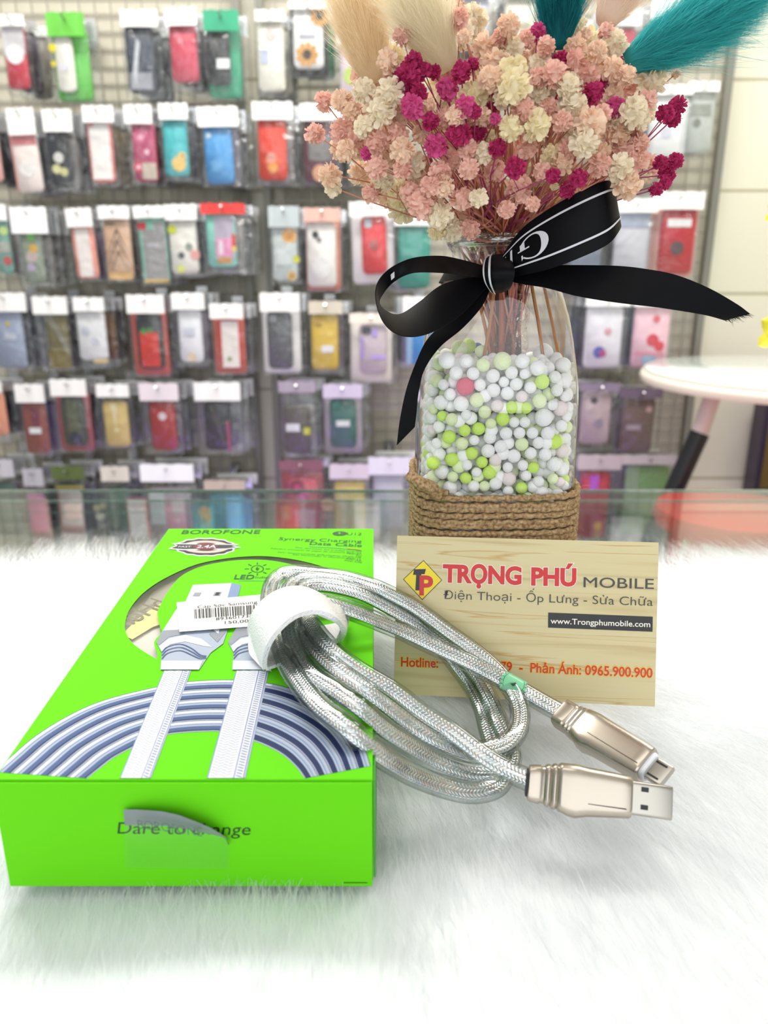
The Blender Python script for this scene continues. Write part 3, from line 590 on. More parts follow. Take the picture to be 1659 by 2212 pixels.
lq = [TOP.uv(*p) for p in ((262, 1362), (300, 1325), (340, 1298), (380, 1280), (380, 1330), (330, 1345), (285, 1372))]
mb.poly([T(u, v, hh) for u, v in lq], ly); mb.poly([T(*TOP.uv(*p), hh - .001) for p in ((262, 1362), (345, 1340), (352, 1440), (300, 1430))], mat('leaflet_pale', 'D8D4CC', .5))
mb.poly([T(*TOP.uv(*p), hh - .0015) for p in ((280, 1330), (330, 1260), (420, 1215), (430, 1240), (370, 1300))], mat('leaflet_grey', 'A8A298', .5))
a = TOP.uv(288, 1340); b = TOP.uv(372, 1296); put_text(mb, 'IbHd', lambda u, v, h: T(u, v, h), a[0], a[1], math.hypot(b[0] - a[0], b[1] - a[1]) * .95, .010, mat('faint_ink', '6E6A50', .5), 0, 0, math.atan2(b[1] - a[1], b[0] - a[0]), hh + .0003)
mb.build('leaflet', box)
# flap edges: the overlapping front panel and its tuck tab
mb = MB(); e = .0004
mb.box((F0.x - .0002, BY - .0007, F0.z - BH - .0012), (F1.x - .0002, BY - .0003, F0.z - .0006), m_green); q0 = FR.uv(742, 1880); q1 = FR.uv(797, 1903)
mb.box((F0.x + q0[0], BY - .0007, F0.z - BH + q1[1]), (F0.x + q1[0] - .0004, BY - .0003, F0.z - BH), m_green)
mb.build('front_flap', box)
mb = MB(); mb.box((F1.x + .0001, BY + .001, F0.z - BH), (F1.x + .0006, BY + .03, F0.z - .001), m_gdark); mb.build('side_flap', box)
# ---- printing on top
ink = mat('ink_dark_green', '12481A', .4); inkb = mat('ink_black', '141414', .35); wht = mat('print_white', 'DEDFE6', .5, 0, .2); g1 = mat('print_slate', '4A5F8A', .5, 0, .2); g2 = mat('print_bluegrey', '7F92B6', .5, 0, .2); g3 = mat('print_navy', '22305A', .5, 0, .2); g4 = mat('print_silver', 'AAB4C6', .5, 0, .2); g5 = mat('print_midgrey', '8C929E', .35); g6 = mat('print_lilac', '6A76B0', .35)
pr = MB(); D = lambda pts, m, h: decal(pr, TOP, pts, m, h)
LN = lambda pts, w, m, h: line_decal(pr, TOP, pts, w, m, h)
# coil: five bands between an outer and an inner arc
oa = catmull([(p[0], p[1], 0) for p in [(-14, 1668), (20, 1638), (77, 1590), (154, 1543), (231, 1511), (340, 1484), (405, 1473), (501, 1469), (579, 1476), (640, 1492), (700, 1522), (750, 1560), (785, 1610), (801, 1655)]], 6)
ia = catmull([(p[0], p[1], 0) for p in [(189, 1682), (215, 1661), (245, 1638), (278, 1620), (315, 1602), (359, 1588), (400, 1583), (440, 1581), (480, 1582), (548, 1601), (590, 1619), (617, 1636), (642, 1660), (658, 1682)]], 6)
oa = [TOP.uv(p[0], p[1]) for p in oa]; ia = [TOP.uv(p[0], p[1]) for p in ia]; nn = len(oa)
prof = [(0, .05, g3), (.05, .26, wht), (.26, .38, g2), (.38, .50, g4), (.50, .80, g1), (.80, .92, g3), (.92, 1, g4)]
for b_ in range(5):
    for f0, f1, m_ in prof:
        for i in range(nn - 1):
            if m_ is g1 and i > nn * .6: mm = g3
            elif m_ is wht and i > nn * .62: mm = g4
            else: mm = m_
            t0 = (b_ + f0) / 5; t1 = (b_ + f1) / 5
            lerp = lambda i_, t: (oa[i_][0] * (1 - t) + ia[i_][0] * t, oa[i_][1] * (1 - t) + ia[i_][1] * t)
            qs = [lerp(i, t0), lerp(i, t1), lerp(i + 1, t1), lerp(i + 1, t0)]
            qs = [(max(.0003, min(BW - .0003, u)), max(.0002, v)) for u, v in qs]
            pr.quad(*[T(u, v, .00010) for u, v in qs], mm)
# two straight flat cables
for tl, tr, bl, br in (((354, 1450), (413, 1450), (259, 1682), (326, 1682)), ((510, 1450), (581, 1450), (447, 1682), (530, 1682))):
    tl, tr, bl, br = [TOP.uv(*p) for p in (tl, tr, bl, br)]
    q = lambda a, t: (tl[0] * (1 - a) * (1 - t) + tr[0] * a * (1 - t) + bl[0] * (1 - a) * t + br[0] * a * t, tl[1] * (1 - a) * (1 - t) + tr[1] * a * (1 - t) + bl[1] * (1 - a) * t + br[1] * a * t)
    for a0, a1, m_ in ((0, .03, g2), (.03, .68, wht), (.68, .71, g6), (.71, .93, wht), (.93, .955, g6), (.955, 1, g4)):
        pr.quad(*[T(*q(*c), .0002) for c in ((a0, 0), (a0, 1), (a1, 1), (a1, 0))], m_)
    for i in range(46):
        t = i / 46
        for a0, a1, dt in ((.06, .2, .012), (.2, .34, -.012), (.34, .48, .012), (.48, .63, -.012)):
            pr.quad(*[T(*q(*c), .00028) for c in ((a0, t), (a1, t + dt), (a1, t + dt + .0028), (a0, t + .0028))], g4)
        pr.quad(*[T(*q(*c), .00028) for c in ((.74, t), (.90, t + .012), (.90, t + .018), (.74, t + .006))], g2)
# printed plugs
def plug_art(dx):
    M = lambda pts: [(x + dx, y) for x, y in pts]
    if dx == 0:
        D(M([(396, 1312), (417, 1265), (500, 1261), (486, 1312)]), wht, .0003); D(M([(500, 1261), (521, 1265), (508, 1312), (486, 1312)]), g2, .0003)
        D(M([(421, 1282), (436, 1282), (431, 1290), (416, 1290)]), g5, .0004); D(M([(464, 1281), (480, 1281), (475, 1289), (460, 1289)]), g5, .0004)
        D(M([(468, 1282), (476, 1282), (472, 1288), (464, 1288)]), inkb, .0005)
    body = [(347, 1449), (350, 1412), (338, 1390), (352, 1364), (385, 1312), (505, 1312), (492, 1362), (482, 1392), (455, 1412), (430, 1449)]
    D(M(body), g4, .0003)
    D(M([(385, 1312), (352, 1364), (384, 1364), (440, 1364), (455, 1312)]), wht, .00038)
    D(M([(352, 1364), (338, 1390), (344, 1396), (365, 1378), (400, 1372), (396, 1362)]), g5, .0004)
    D(M([(344, 1398), (365, 1382), (400, 1374), (435, 1382), (458, 1400), (440, 1398), (400, 1388), (368, 1394), (350, 1410)]), wht, .0004)
    for k in range(3):
        o_ = k * 7; c = catmull([(350, 1412 + o_, 0), (362, 1400 + o_, 0), (390, 1394 + o_, 0), (415, 1404 + o_, 0), (432, 1417 + o_ * .6, 0), (446, 1420 + o_ * .3, 0)], 4); LN(M([(p[0], p[1]) for p in c]), .0004, g1, .0005)
    D(M([(455, 1312), (505, 1312), (492, 1362), (470, 1390), (452, 1372), (470, 1345)]), g5, .00042); D(M([(470, 1320), (486, 1320), (472, 1372), (462, 1364)]), wht, .0005)
    D(M([(348, 1430), (438, 1430), (430, 1449), (347, 1449)]), mat('print_pale', 'D3D7E0', .35), .00045)
plug_art(0); plug_art(155)
D([(556, 1312), (572, 1262), (640, 1262), (640, 1312)], wht, .0003)
px_text(pr, 'BOROFONE', TOP, (391, 1154), (561, 1153.5), 8.5, ink, .012, h=.0002)
px_text(pr, 'U12', TOP, (749, 1156.5), (781, 1157), 6, ink, 0, h=.0002)
uvc = TOP.uv(734, 1153); pr.poly([T(uvc[0] + .0032 * math.cos(t), uvc[1] + .0026 * math.sin(t), .0002) for t in np.linspace(0, 2 * math.pi, 20)[:-1]], ink)
px_text(pr, 'B', TOP, (731, 1155), (736, 1155), 4, m_green, .02, h=.0003)
px_text(pr, 'Synergy Charging', TOP, (601, 1167), (781, 1173), 6.5, ink, 0, h=.0002)
px_text(pr, 'Data Cable', TOP, (668, 1177), (781, 1182), 6.5, ink, .008, h=.0002)
LN([(667, 1181), (720, 1184), (781, 1189)], .0005, mat('rainbow_line', '5A9A7A', .4), .0002); LN([(750, 1186), (781, 1189)], .0006, mat('rainbow_line2', 'C08A4A', .4), .0003)
for i, (s_, x0) in enumerate((('PVC aluminum foil braided wire-EN', 638), ('Alambre trenzado de papel de aluminio PVC-ES', 583), ('PVC-RU', 748), ('PVC Aluminiumfolie geflochtener Draht-DE', 600), ('Filo intrecciato in alluminio PVC-IT', 632), ('PVC-AR', 746), ('PVC-CN', 744))):
    px_text(pr, s_, TOP, (x0, 1190.5 + i * 3.9 - (781 - x0) * .042), (780, 1190.5 + i * 3.9 + 3), 2.6, ink, 0, h=.0002)
# badge
def ell(cx, cy, rx_, ry_, m, h, sc=0, n_=60):
    D([(cx + (rx_ + sc * rx_ * math.cos(t * 14)) * math.cos(t), cy + (ry_ + sc * ry_ * math.cos(t * 14)) * math.sin(t)) for t in np.linspace(0, 2 * math.pi, n_ + 1)[:-1]], m, h)
ell(444, 1182.5, 66, 19.5, wht, .00015, .03, 112); ell(444, 1182.5, 62, 17.5, inkb, .0002, .03, 112); ell(444, 1182.5, 52, 13.5, mat('badge_cream', 'C9B8B0', .4), .00025); ell(444, 1182.5, 35, 9, mat('badge_maroon', '4A2228', .4), .0003)
D([(363, 1187), (380, 1180), (372, 1175), (517, 1177), (505, 1181), (522, 1184), (490, 1188), (395, 1190)], wht, .00032)
D([(369, 1186), (384, 1180.5), (378, 1177), (511, 1178.5), (500, 1181.5), (514, 1183.5), (488, 1186.5), (396, 1188)], mat('badge_band', '2C2A30', .4), .00036)
ell(444, 1182.5, 26, 7.5, mat('badge_core', '6A2A34', .4), .0004)
px_text(pr, '2.4A', TOP, (424, 1186), (466, 1186), 6.5, wht, .01, h=.0005); px_text(pr, 'FAST', TOP, (385, 1185), (412, 1185), 3.4, wht, 0, h=.0005)
# LED symbol
cx_, cy_ = 556, 1229.5
LN([(cx_ + 13 * math.cos(t), cy_ + 7.3 * math.sin(t)) for t in np.linspace(0, 2 * math.pi, 33)], .00045, ink, .0002)
for a_ in range(8):
    t = a_ * math.pi / 4; LN([(cx_ + 17.5 * math.cos(t), cy_ + 9.8 * math.sin(t)), (cx_ + 28 * math.cos(t), cy_ + 14 * math.sin(t))], .0005, ink, .0002)
D([(557.5, 1224), (551, 1230.5), (555.5, 1230.5), (553.5, 1235), (561, 1228.5), (556.5, 1228.5)], ink, .0003)
px_text(pr, 'LED', TOP, (505, 1251.5), (548, 1251.5), 9.5, ink, .02, h=.0002); px_text(pr, 'Indicator', TOP, (551, 1250), (602, 1250), 5, ink, 0, h=.0002)
LN([(515, 1254.5), (600, 1255.5)], .0004, mat('rainbow_line'), .0002)
pr.build('printed_design', box)
# ---- front face print
fp = MB(); LNF = FR
px_text(fp, 'Dare to change', FR, (256, 1796), (541, 1799), 26, mat('ink_front', '082A0C', .4), -.002, .18, h=.00078)
fp.build('slogan_print', box)
# torn tamper seal curling off the front
sl = MB(); m_seal = mat('grey_seal_foil', '8F979C', .35, .3); m_sealc = film('seal_clear', (.97, .99, .96), (.8, .9, .8), .15)
topc = [(272, 1738), (300, 1733), (330, 1731), (360, 1731), (395, 1736), (430, 1748), (460, 1762), (480, 1778), (492, 1792), (497, 1815)]
botc = [(272, 1778), (300, 1777), (330, 1777), (360, 1779), (395, 1784), (430, 1791), (458, 1797), (475, 1801), (488, 1806), (497, 1816)]
off = [.0008, .0016, .0022, .0026, .0030, .0032, .003, .0024, .0016, .0009]; va = []; 
for p, q_, o_ in zip(topc, botc, off): va += [FR.at(*FR.uv(*p), o_ + .001), FR.at(*FR.uv((p[0] + q_[0]) / 2, (p[1] + q_[1]) / 2), o_ * .7 + .0008), FR.at(*FR.uv(*q_), .0009)]
sl.add(va, [f for i in range(9) for f in ((i * 3, i * 3 + 1, i * 3 + 4, i * 3 + 3), (i * 3 + 1, i * 3 + 2, i * 3 + 5, i * 3 + 4))], m_seal)
sl.poly([FR.at(*FR.uv(*p), .0009) for p in botc + [(497, 1872), (272, 1868)]], m_sealc)
so = sl.build('tamper_seal', box, True)
st = MB(); f3 = lambda u, v, h: FR.at(u, v, h)
c0 = FR.uv(308, 1764); 
v_, ff = text_geo('BOROFONE', 0); mxv = v_[:, 0].max(); pts = []
c1 = FR.uv(446, 1779)
for x, y in v_:
    s_ = x / mxv; u = c0[0] + (c1[0] - c0[0]) * s_; vv = c0[1] + (c1[1] - c0[1]) * (s_ ** 1.6) + y * .0026; pts.append(FR.at(u, vv, .0046 - .0006 * abs(s_ - .7)))
st.add(pts, ff, mat('seal_letters', '4E6A5A', .4)); st.build('seal_lettering', so)
# price sticker
ps = MB(); SQ = [(382, 1308), (388, 1372), (650, 1352), (640, 1284)]; hq = .0012
decal(ps, TOP, SQ, m_stick, hq); 
px_text(ps, 'Cáp Sạc Samsung', TOP, (427, 1322), (556, 1311), 6.5, inkb, 0, h=hq + .0002)
rb = random.Random(3); x = 421
while x < 592:
    w = rb.choice((1.0, 1.4, 2.2, 3.2)); yb = 1344 - (x - 421) * .075; D2 = [(x - 1.2, yb - 20), (x - 1.2 + w, yb - 20), (x + w, yb), (x, yb)]; decal(ps, TOP, D2, inkb, hq + .0002); x += w + rb.choice((1.0, 1.3, 2.2, 3.0))
px_text(ps, '8936017364', TOP, (467, 1348), (556, 1340), 6.2, inkb, 0, h=hq + .0002); px_text(ps, '150,000', TOP, (486, 1356), (548, 1351), 6.5, inkb, 0, h=hq + .0002)
so = ps.build('price_sticker', box); so['label'] = 'white barcode price sticker'

# ---------------------------------------------------------------- business card
m_wood = mat('card_wood_print', 'E2D0A2', .35)
tc = N(m_wood, 'ShaderNodeTexCoord'); mp = N(m_wood, 'ShaderNodeMapping'); mp.inputs['Scale'].default_value = (6, 6, 170); mp.inputs['Rotation'].default_value = (0, .05, 0)
wv = N(m_wood, 'ShaderNodeTexNoise'); wv.inputs['Scale'].default_value = 1.5; wv.inputs['Detail'].default_value = 3; wv.inputs['Distortion'].default_value = .5
cr = N(m_wood, 'ShaderNodeValToRGB'); cr.color_ramp.elements[0].color = srgb('C2AC7A'); cr.color_ramp.elements[0].position = .28; cr.color_ramp.elements[1].color = srgb('D8C998'); cr.color_ramp.elements[1].position = .44
e2 = cr.color_ramp.elements.new(.585); e2.color = srgb('DACC9E'); e3 = cr.color_ramp.elements.new(.605); e3.color = srgb('C9A262'); e4 = cr.color_ramp.elements.new(.625); e4.color = srgb('D6C796')
L(m_wood, tc.outputs['Object'], mp.inputs[0]); L(m_wood, mp.outputs[0], wv.inputs['Vector']); L(m_wood, wv.outputs[0], cr.inputs[0]); L(m_wood, cr.outputs[0], BS(m_wood).inputs['Base Color'])
TL = CAM + ray(858, 1157) * .2693; TR = CAM + ray(1423, 1172) * .2598
CP = Plane(TL, TR - TL, (0, sp, cp)); CWID = (TR - TL).length; CHT = .0555
card = empty('business_card', TL + CP.ex * CWID / 2 - CP.ey * CHT, 'wood-grain business card with red shop name, leaning on the twine-wrapped bottle', 'business card')
mb = MB(); th = .0004
a, b, c_, d_ = CP.at(0, 0), CP.at(CWID, 0), CP.at(CWID, -CHT), CP.at(0, -CHT); nb = CP.n * -th
if CP.n.y > 0: CP.n = -CP.n; nb = CP.n * -th
mb.add([a, b, c_, d_, a + nb, b + nb, c_ + nb, d_ + nb], [(0, 3, 2, 1), (4, 5, 6, 7), (0, 1, 5, 4), (1, 2, 6, 5), (2, 3, 7, 6), (3, 0, 4, 7)], m_wood)
mb.build('card', card)
cpn = MB(); red = mat('card_red', 'D2201E', .35); org = mat('card_orange_red', 'D83418', .35); yel = mat('card_yellow', 'F4DC1E', .35); ylo = mat('card_outline_yellow', 'F0D23A', .35); blk = mat('card_black', '1A1C1E', .35); wh = mat('card_white', 'F6EFE4', .35); gr = mat('card_grey', '3A3C38', .35)
Z = lambda x, y: (840 + x / 2.676, 1140 + y / 2.676)
decal(cpn, CP, [Z(82, 298), Z(200, 187), Z(308, 302), Z(193, 418)], blk, .0001); decal(cpn, CP, [Z(87, 298), Z(200, 192), Z(303, 302), Z(193, 412)], yel, .00015)
decal(cpn, CP, [Z(146, 240), Z(214, 238), Z(207, 268), Z(188, 268), Z(182, 362), Z(153, 362), Z(158, 272), Z(140, 272)], blk, .0002)
px_text(cpn, 'P', CP, Z(176, 385), Z(255, 387), 42, red, .035, h=.00028)
def ctext(s, l, r, cap, m, off=0, out=None, oo=.03):
    if out: px_text(cpn, s, CP, l, r, cap, out, off + oo, h=.00012)
    px_text(cpn, s, CP, l, r, cap, m, off, h=.0002)
for s_, l, r, cap in (('TRỌNG', Z(310, 310), Z(766, 325), 37.5), ('PHÚ', Z(822, 328), Z(1083, 334), 37.5)):
    px_text(cpn, s_, CP, (l[0] - 1.5, l[1]), (r[0] + 1.5, r[1]), cap, wh, .075, h=.00012); px_text(cpn, s_, CP, l, r, cap, red, .045, h=.0002)
px_text(cpn, 'MOBILE', CP, Z(1125, 343), Z(1531, 354), 23, gr, 0, h=.0002)
px_text(cpn, 'Điện Thoại - Ốp Lưng - Sửa Chữa', CP, Z(315, 411), Z(1525, 452), 19, gr, -.006, h=.0002)
decal(cpn, CP, [Z(921, 490), Z(1525, 514), Z(1524, 601), Z(920, 577)], blk, .00012)
px_text(cpn, 'www.Trongphumobile.com', CP, Z(934, 553), Z(1510, 574), 12.5, wh, .012, h=.0002)
for s_, l, r in (('Hotline:', Z(70, 800), Z(285, 808)), ('79  -  Phản Ánh: 0965.900.900', Z(645, 826), Z(1523, 866))):
    px_text(cpn, s_, CP, (l[0] - 1, l[1] + .3), (r[0] + 1, r[1] + .3), 22, ylo, .055, h=.00012); px_text(cpn, s_, CP, l, r, 21, org, .02, h=.0002)
cpn.build('printed_text', card)

# ---------------------------------------------------------------- glass bottle, twine, beads
BX, BYC = .0405, .2835
PROF = [(.0235, .0265), (.026, .0286), (.060, .0287), (.094, .0285), (.1185, .0280), (.130, .0271), (.142, .0255), (.150, .0240), (.157, .0221), (.1615, .0193), (.1645, .0175), (.1675, .0166), (.1705, .0166), (.1720, .0178), (.1740, .0186), (.1755, .0184), (.1765, .0172)]
def hw(z):
    for (z0, w0), (z1, w1) in zip(PROF, PROF[1:]):
        if z <= z1: return w0 + (w1 - w0) * max(0, (z - z0) / (z1 - z0))
    return PROF[-1][1]
def sexp(z): return 4.6 if z < .125 else 2 + 2.6 * max(0, (.163 - z) / .038)
def ring(z, o=0, n_=72, ex=None):
    e = ex or sexp(z); h = hw(z) + o; out = []
    for j in range(n_):
        a = 2 * math.pi * j / n_; c, s_ = math.cos(a), math.sin(a); k_ = (abs(c) ** e + abs(s_) ** e) ** (-1 / e); out.append((BX + h * k_ * c, BYC + h * k_ * s_, z))
    return out
m_glass = film('bottle_glass', (1, 1, 1), (.30, .36, .30), .02, .5, pw=6, f0=.06, fp=3.0)
bottle = empty('glass_bottle', (BX, BYC, .02), 'clear square glass bottle wrapped in twine, filled with foam beads, holding the dried bouquet', 'vase')
mb = MB(); zs = []
for (z0, _), (z1, _) in zip(PROF, PROF[1:]):
    for k_ in range(3): zs.append(z0 + (z1 - z0) * k_ / 3)
zs.append(PROF[-1][0]); vs = [p for z in zs for p in ring(z)]
# back down inside at the lip, then the floor
for z, o_ in ((.1768, -.0015), (.1755, -.0028), (.172, -.0028), (.168, -.0025)): vs += ring(z, o_, ex=2); zs.append(z)
fs = [(i * 72 + j, i * 72 + (j + 1) % 72, (i + 1) * 72 + (j + 1) % 72, (i + 1) * 72 + j) for i in range(len(zs) - 1) for j in range(72)]; fs.append(tuple(reversed(range(72))))
mb.add(vs, fs, m_glass); gb = mb.build('glass_body', bottle, True)
m_lip = film('lip_glass', (.80, .83, .80), (.22, .25, .22), .03, .5, pw=1.6, f0=.16, fp=2.5)
mb = MB(); mb.lathe([(.0172 + .0017 * math.cos(t), .1744 + .0022 * math.sin(t)) for t in np.linspace(0, 2 * math.pi, 15)[:-1]], m_lip, (BX, BYC, 0), 64, close=True); mb.build('lip', bottle, True)
# twine: one continuous two-ply cord wound 33 times
m_tw = mat('jute_twine', 'A98F68', .85, 0, .2); nz = N(m_tw, 'ShaderNodeTexNoise'); nz.inputs['Scale'].default_value = 900; tcx = N(m_tw, 'ShaderNodeTexCoord'); crr = N(m_tw, 'ShaderNodeValToRGB'); crr.color_ramp.elements[0].color = srgb('7A5A3C'); crr.color_ramp.elements[1].color = srgb('C0A47C'); crr.color_ramp.elements[0].position = .3; crr.color_ramp.elements[1].position = .7
L(m_tw, tcx.outputs['Object'], nz.inputs[0]); L(m_tw, nz.outputs[0], crr.inputs[0]); L(m_tw, crr.outputs[0], BS(m_tw).inputs['Base Color'])
turns = 33; z_lo, z_hi = .0235, .0915; NP = 33 * 200; R0 = .00112
tt = np.linspace(0, turns, NP); ang = tt * 2 * np.pi + math.pi * 1.32
zc_ = z_lo + (z_hi - z_lo) * tt / turns + .0004 * np.sin(ang * .37)
e = 4.6; h_ = .0286 + R0 * .8; kk = (np.abs(np.cos(ang)) ** e + np.abs(np.sin(ang)) ** e) ** (-1 / e)
C = np.stack([BX + h_ * kk * np.cos(ang), BYC + h_ * kk * np.sin(ang), zc_], -1)
tg = np.gradient(C, axis=0); tg /= np.linalg.norm(tg, axis=1, keepdims=True); up = np.array([[0, 0, 1.]]); sd = np.cross(tg, up); sd /= np.linalg.norm(sd, axis=1, keepdims=True); up2 = np.cross(sd, tg)
slen = np.concatenate([[0], np.cumsum(np.linalg.norm(np.diff(C, axis=0), axis=1))]); ns = 9; th_ = np.linspace(0, 2 * np.pi, ns, endpoint=False)
rr = R0 * (1 + .2 * np.cos(2 * th_[None] - slen[:, None] * 2 * np.pi / .0048))
TWV = C[:, None] + (sd[:, None] * np.cos(th_)[None, :, None] + up2[:, None] * np.sin(th_)[None, :, None]) * rr[..., None]
idx = np.arange(NP - 1)[:, None] * ns; jj = np.arange(ns)[None]; FF = np.stack([idx + jj, idx + (jj + 1) % ns, idx + ns + (jj + 1) % ns, idx + ns + jj], -1).reshape(-1, 4)
mb = MB(); mb.add(TWV.reshape(-1, 3).tolist(), FF.tolist(), m_tw)
# tied end tuft
kp = GY(925, 1046, BYC - .0310)
mb.tube(catmull([kp + Vector((-.006, .003, .002)), kp + Vector((-.003, -.001, .001)), kp + Vector((.001, -.002, -.0005)), kp + Vector((.0035, 0, -.004))], 5), .0021, m_tw, 9)
tw = mb.build('twine_wrap', bottle, True)
nf = 900; ii = RNG.integers(0, NP, nf); ja = RNG.uniform(-1.3, 1.3, nf); rt = C[ii] + sd[ii] * (np.cos(ja) * R0)[:, None] + up2[ii] * (np.sin(ja) * R0)[:, None]
dr = sd[ii] * RNG.uniform(.1, .8, nf)[:, None] + tg[ii] * RNG.normal(0, .9, nf)[:, None] + up2[ii] * RNG.normal(0, .7, nf)[:, None]; dr /= np.linalg.norm(dr, axis=1, keepdims=True); l_ = RNG.uniform(.001, .005, nf)
cu = RNG.normal(0, .4, (nf, 3)); ss = np.linspace(0, 1, 5)[None, :, None]
fb = strands_mesh('loose_fibres', rt[:, None] + (dr[:, None] * ss + cu[:, None] * ss ** 2) * l_[:, None, None], np.full(nf, .00007), mat('jute_fibre', 'C4AA80', .8), tw); fb['kind'] = 'stuff'

# beads
def ico(sub):
    bm = bmesh.new(); bmesh.ops.create_icosphere(bm, subdivisions=sub, radius=1); me = bpy.data.meshes.new('bead'); bm.to_mesh(me); bm.free()
    me.polygons.foreach_set('use_smooth', [True] * len(me.polygons)); return me
bead_me = {}
def bead_mat(c):
    m = mat('bead_' + c, c, .75, 0, .25)
    if not m.get('done'):
        nz = N(m, 'ShaderNodeTexNoise'); nz.inputs['Scale'].default_value = 3.5; t_ = N(m, 'ShaderNodeTexCoord'); bp = N(m, 'ShaderNodeBump'); bp.inputs['Strength'].default_value = .25; bp.inputs['Distance'].default_value = .002
        L(m, t_.outputs['Object'], nz.inputs[0]); L(m, nz.outputs[0], bp.inputs['Height']); L(m, bp.outputs[0], BS(m).inputs['Normal']); m['done'] = 1
    return m
BL_ = {'F6F6F7': ('small white foam bead inside the glass bottle', 'white foam beads'), 'F1E4E6': ('faint pink foam bead inside the glass bottle', 'faint pink foam beads'), 'E7F3C4': ('pale lime foam bead inside the glass bottle', 'pale lime foam beads'), 'CFF06E': ('bright lime foam bead inside the glass bottle', 'bright lime foam beads'), 'DE5F78': ('single rose pink foam bead near the top left of the bead fill', None), '3E5A9A': ('single dark blue foam bead on top of the bead fill', None)}
placed = []
def bead(p, r, c):
    if c not in bead_me:
        bead_me[c] = ico(3); bead_me[c].materials.append(bead_mat(c))
    o = link('foam_bead', bead_me[c], None, p); o.scale = (r, r, r); l_, g_ = BL_[c]; tag(o, l_, 'bead', g_); placed.append((np.array(p), r))
def ok(p, r, f=.93):
    p = np.array(p)
    return all(((p - q) ** 2).sum() > ((r + s_) * f) ** 2 for q, s_ in placed)
YF = BYC - .0278 + .0012
Lm, Br, Wt, Pk = 'E7F3C4', 'CFF06E', 'F6F6F7', 'F1E4E6'
for x, y, r, c in [(1005, 835, 20, 'DE5F78'), (1171, 825, 16, Br), (1165, 866, 16, Lm), (1105, 880, 14, Br), (1136, 881, 13, Br), (1086, 905, 15, Br), (1047, 890, 14, Lm), (1030, 864, 16, Lm), (1034, 926, 14, Br), (1004, 930, 13, Br), (976, 906, 14, Lm), (998, 958, 14, Lm), (1019, 979, 14, Br), (1041, 998, 13, Br), (1057, 1020, 15, Br), (936, 1000, 15, Br), (1006, 1033, 13, Br), (1152, 1010, 13, Br), (1085, 780, 20, Lm), (1044, 788, 15, Lm), (978, 1030, 12, Lm), (1194, 1034, 12, Lm), (1174, 902, 20, Wt), (966, 778, 19, Wt), (1074, 877, 14, Pk), (1127, 857, 13, Pk), (1161, 795, 17, Wt), (1065, 812, 15, Wt), (1066, 843, 15, Wt), (996, 872, 17, Wt), (1007, 780, 15, Wt), (985, 806, 15, Wt), (1022, 807, 14, Wt), (1128, 780, 16, Wt), (1105, 805, 14, Wt), (1133, 808, 11, Wt), (1115, 830, 14, Wt), (1082, 965, 15, Wt), (1110, 985, 15, Wt), (1070, 994, 14, Pk), (1093, 936, 14, Wt), (1058, 945, 14, Wt), (1122, 935, 13, Wt), (1150, 935, 13, Wt), (1183, 936, 15, Wt)]:
    d_ = ray(x, y); zc0 = YF / d_.y; rm = r * zc0 / FPX; p = CAM + d_ * ((YF + rm) / d_.y); p.y = YF + rm
    bead(tuple(p), rm, c)
FILL = .1325
def inpoint(a, z, r):
    e_ = sexp(z); h = hw(z) - .0014 - r; k_ = (abs(math.cos(a)) ** e_ + abs(math.sin(a)) ** e_) ** (-1 / e_); return (BX + h * k_ * math.cos(a), BYC + h * k_ * math.sin(a), z)
rg = random.Random(5)
for it in range(9000):
    if len(placed) >= 225: break
    r = rg.choice((.0019, .0021, .0023, .0024, .0026)); r = r if it < 6000 else .0018
    a = math.radians(rg.uniform(183, 357)); p = inpoint(a, rg.uniform(.079, FILL - r), r)
    if ok(p, r): bead(p, r, rg.choices((Wt, Lm, Pk, Br), (70, 14 if p[0] < BX + .01 else 6, 7, 7))[0])
bead(tuple(GY(1031, 752, BYC + .012)), .0021, '3E5A9A')
for x, y, Y_, r, c in ((993, 752, .285, .0030, Lm), (1012, 748, .290, .0028, Br), (1040, 760, .28, .0024, Lm), (1173, 764, .287, .0038, Wt), (1078, 758, .29, .0026, Pk)): bead(tuple(GY(x, y, Y_)), r, c)
for it in range(5000):
    if len(placed) >= 296: break
    r = rg.choice((.0022, .0025, .0028)); x = rg.uniform(-.029, .029); y = rg.uniform(-.028, .029); z = FILL + rg.uniform(-.001, .0022)
    e_ = sexp(z); 
    if abs(x) ** e_ + abs(y) ** e_ > (hw(z) - .0014 - r) ** e_ or (x - .004) ** 2 + y ** 2 < .005 ** 2: continue
    if ok((BX + x, BYC + y, z), r, .9): bead((BX + x, BYC + y, z), r, rg.choices((Wt, Lm, Pk), (70, 16, 8))[0])
# the rest of the fill behind them
im = ico(2); bv = np.array([v.co[:] for v in im.vertices]); bf = np.array([p.vertices[:] for p in im.polygons]); bpy.data.meshes.remove(im)
mb = MB(); cnt_ = 0; mw, ml = bead_mat(Wt), bead_mat(Lm)
zz = .028
lay = 0
while zz < FILL - .003:
    yy = -.028
    while yy < .029:
        xx = -.028 + (.0022 if lay % 2 else 0)
        while xx < .029:
            j = [rg.uniform(-.0006, .0006) for _ in range(3)]; r = .0024; x, y, z = xx + j[0], yy + j[1], zz + j[2]; e_ = sexp(z); H = hw(z) - .0014 - r; dd = (abs(x) ** e_ + abs(y) ** e_) ** (1 / e_)
            if dd < H and (z > .075 and ok((BX + x, BYC + y, z), r, .55)) and (dd > H - .012 or z > FILL - .008):
                mb.add((bv * r + np.array([BX + x, BYC + y, z])).tolist(), bf.tolist(), ml if rg.random() < .3 else mw); cnt_ += 1
            xx += .0044
        yy += .0044
    zz += .0040; lay += 1
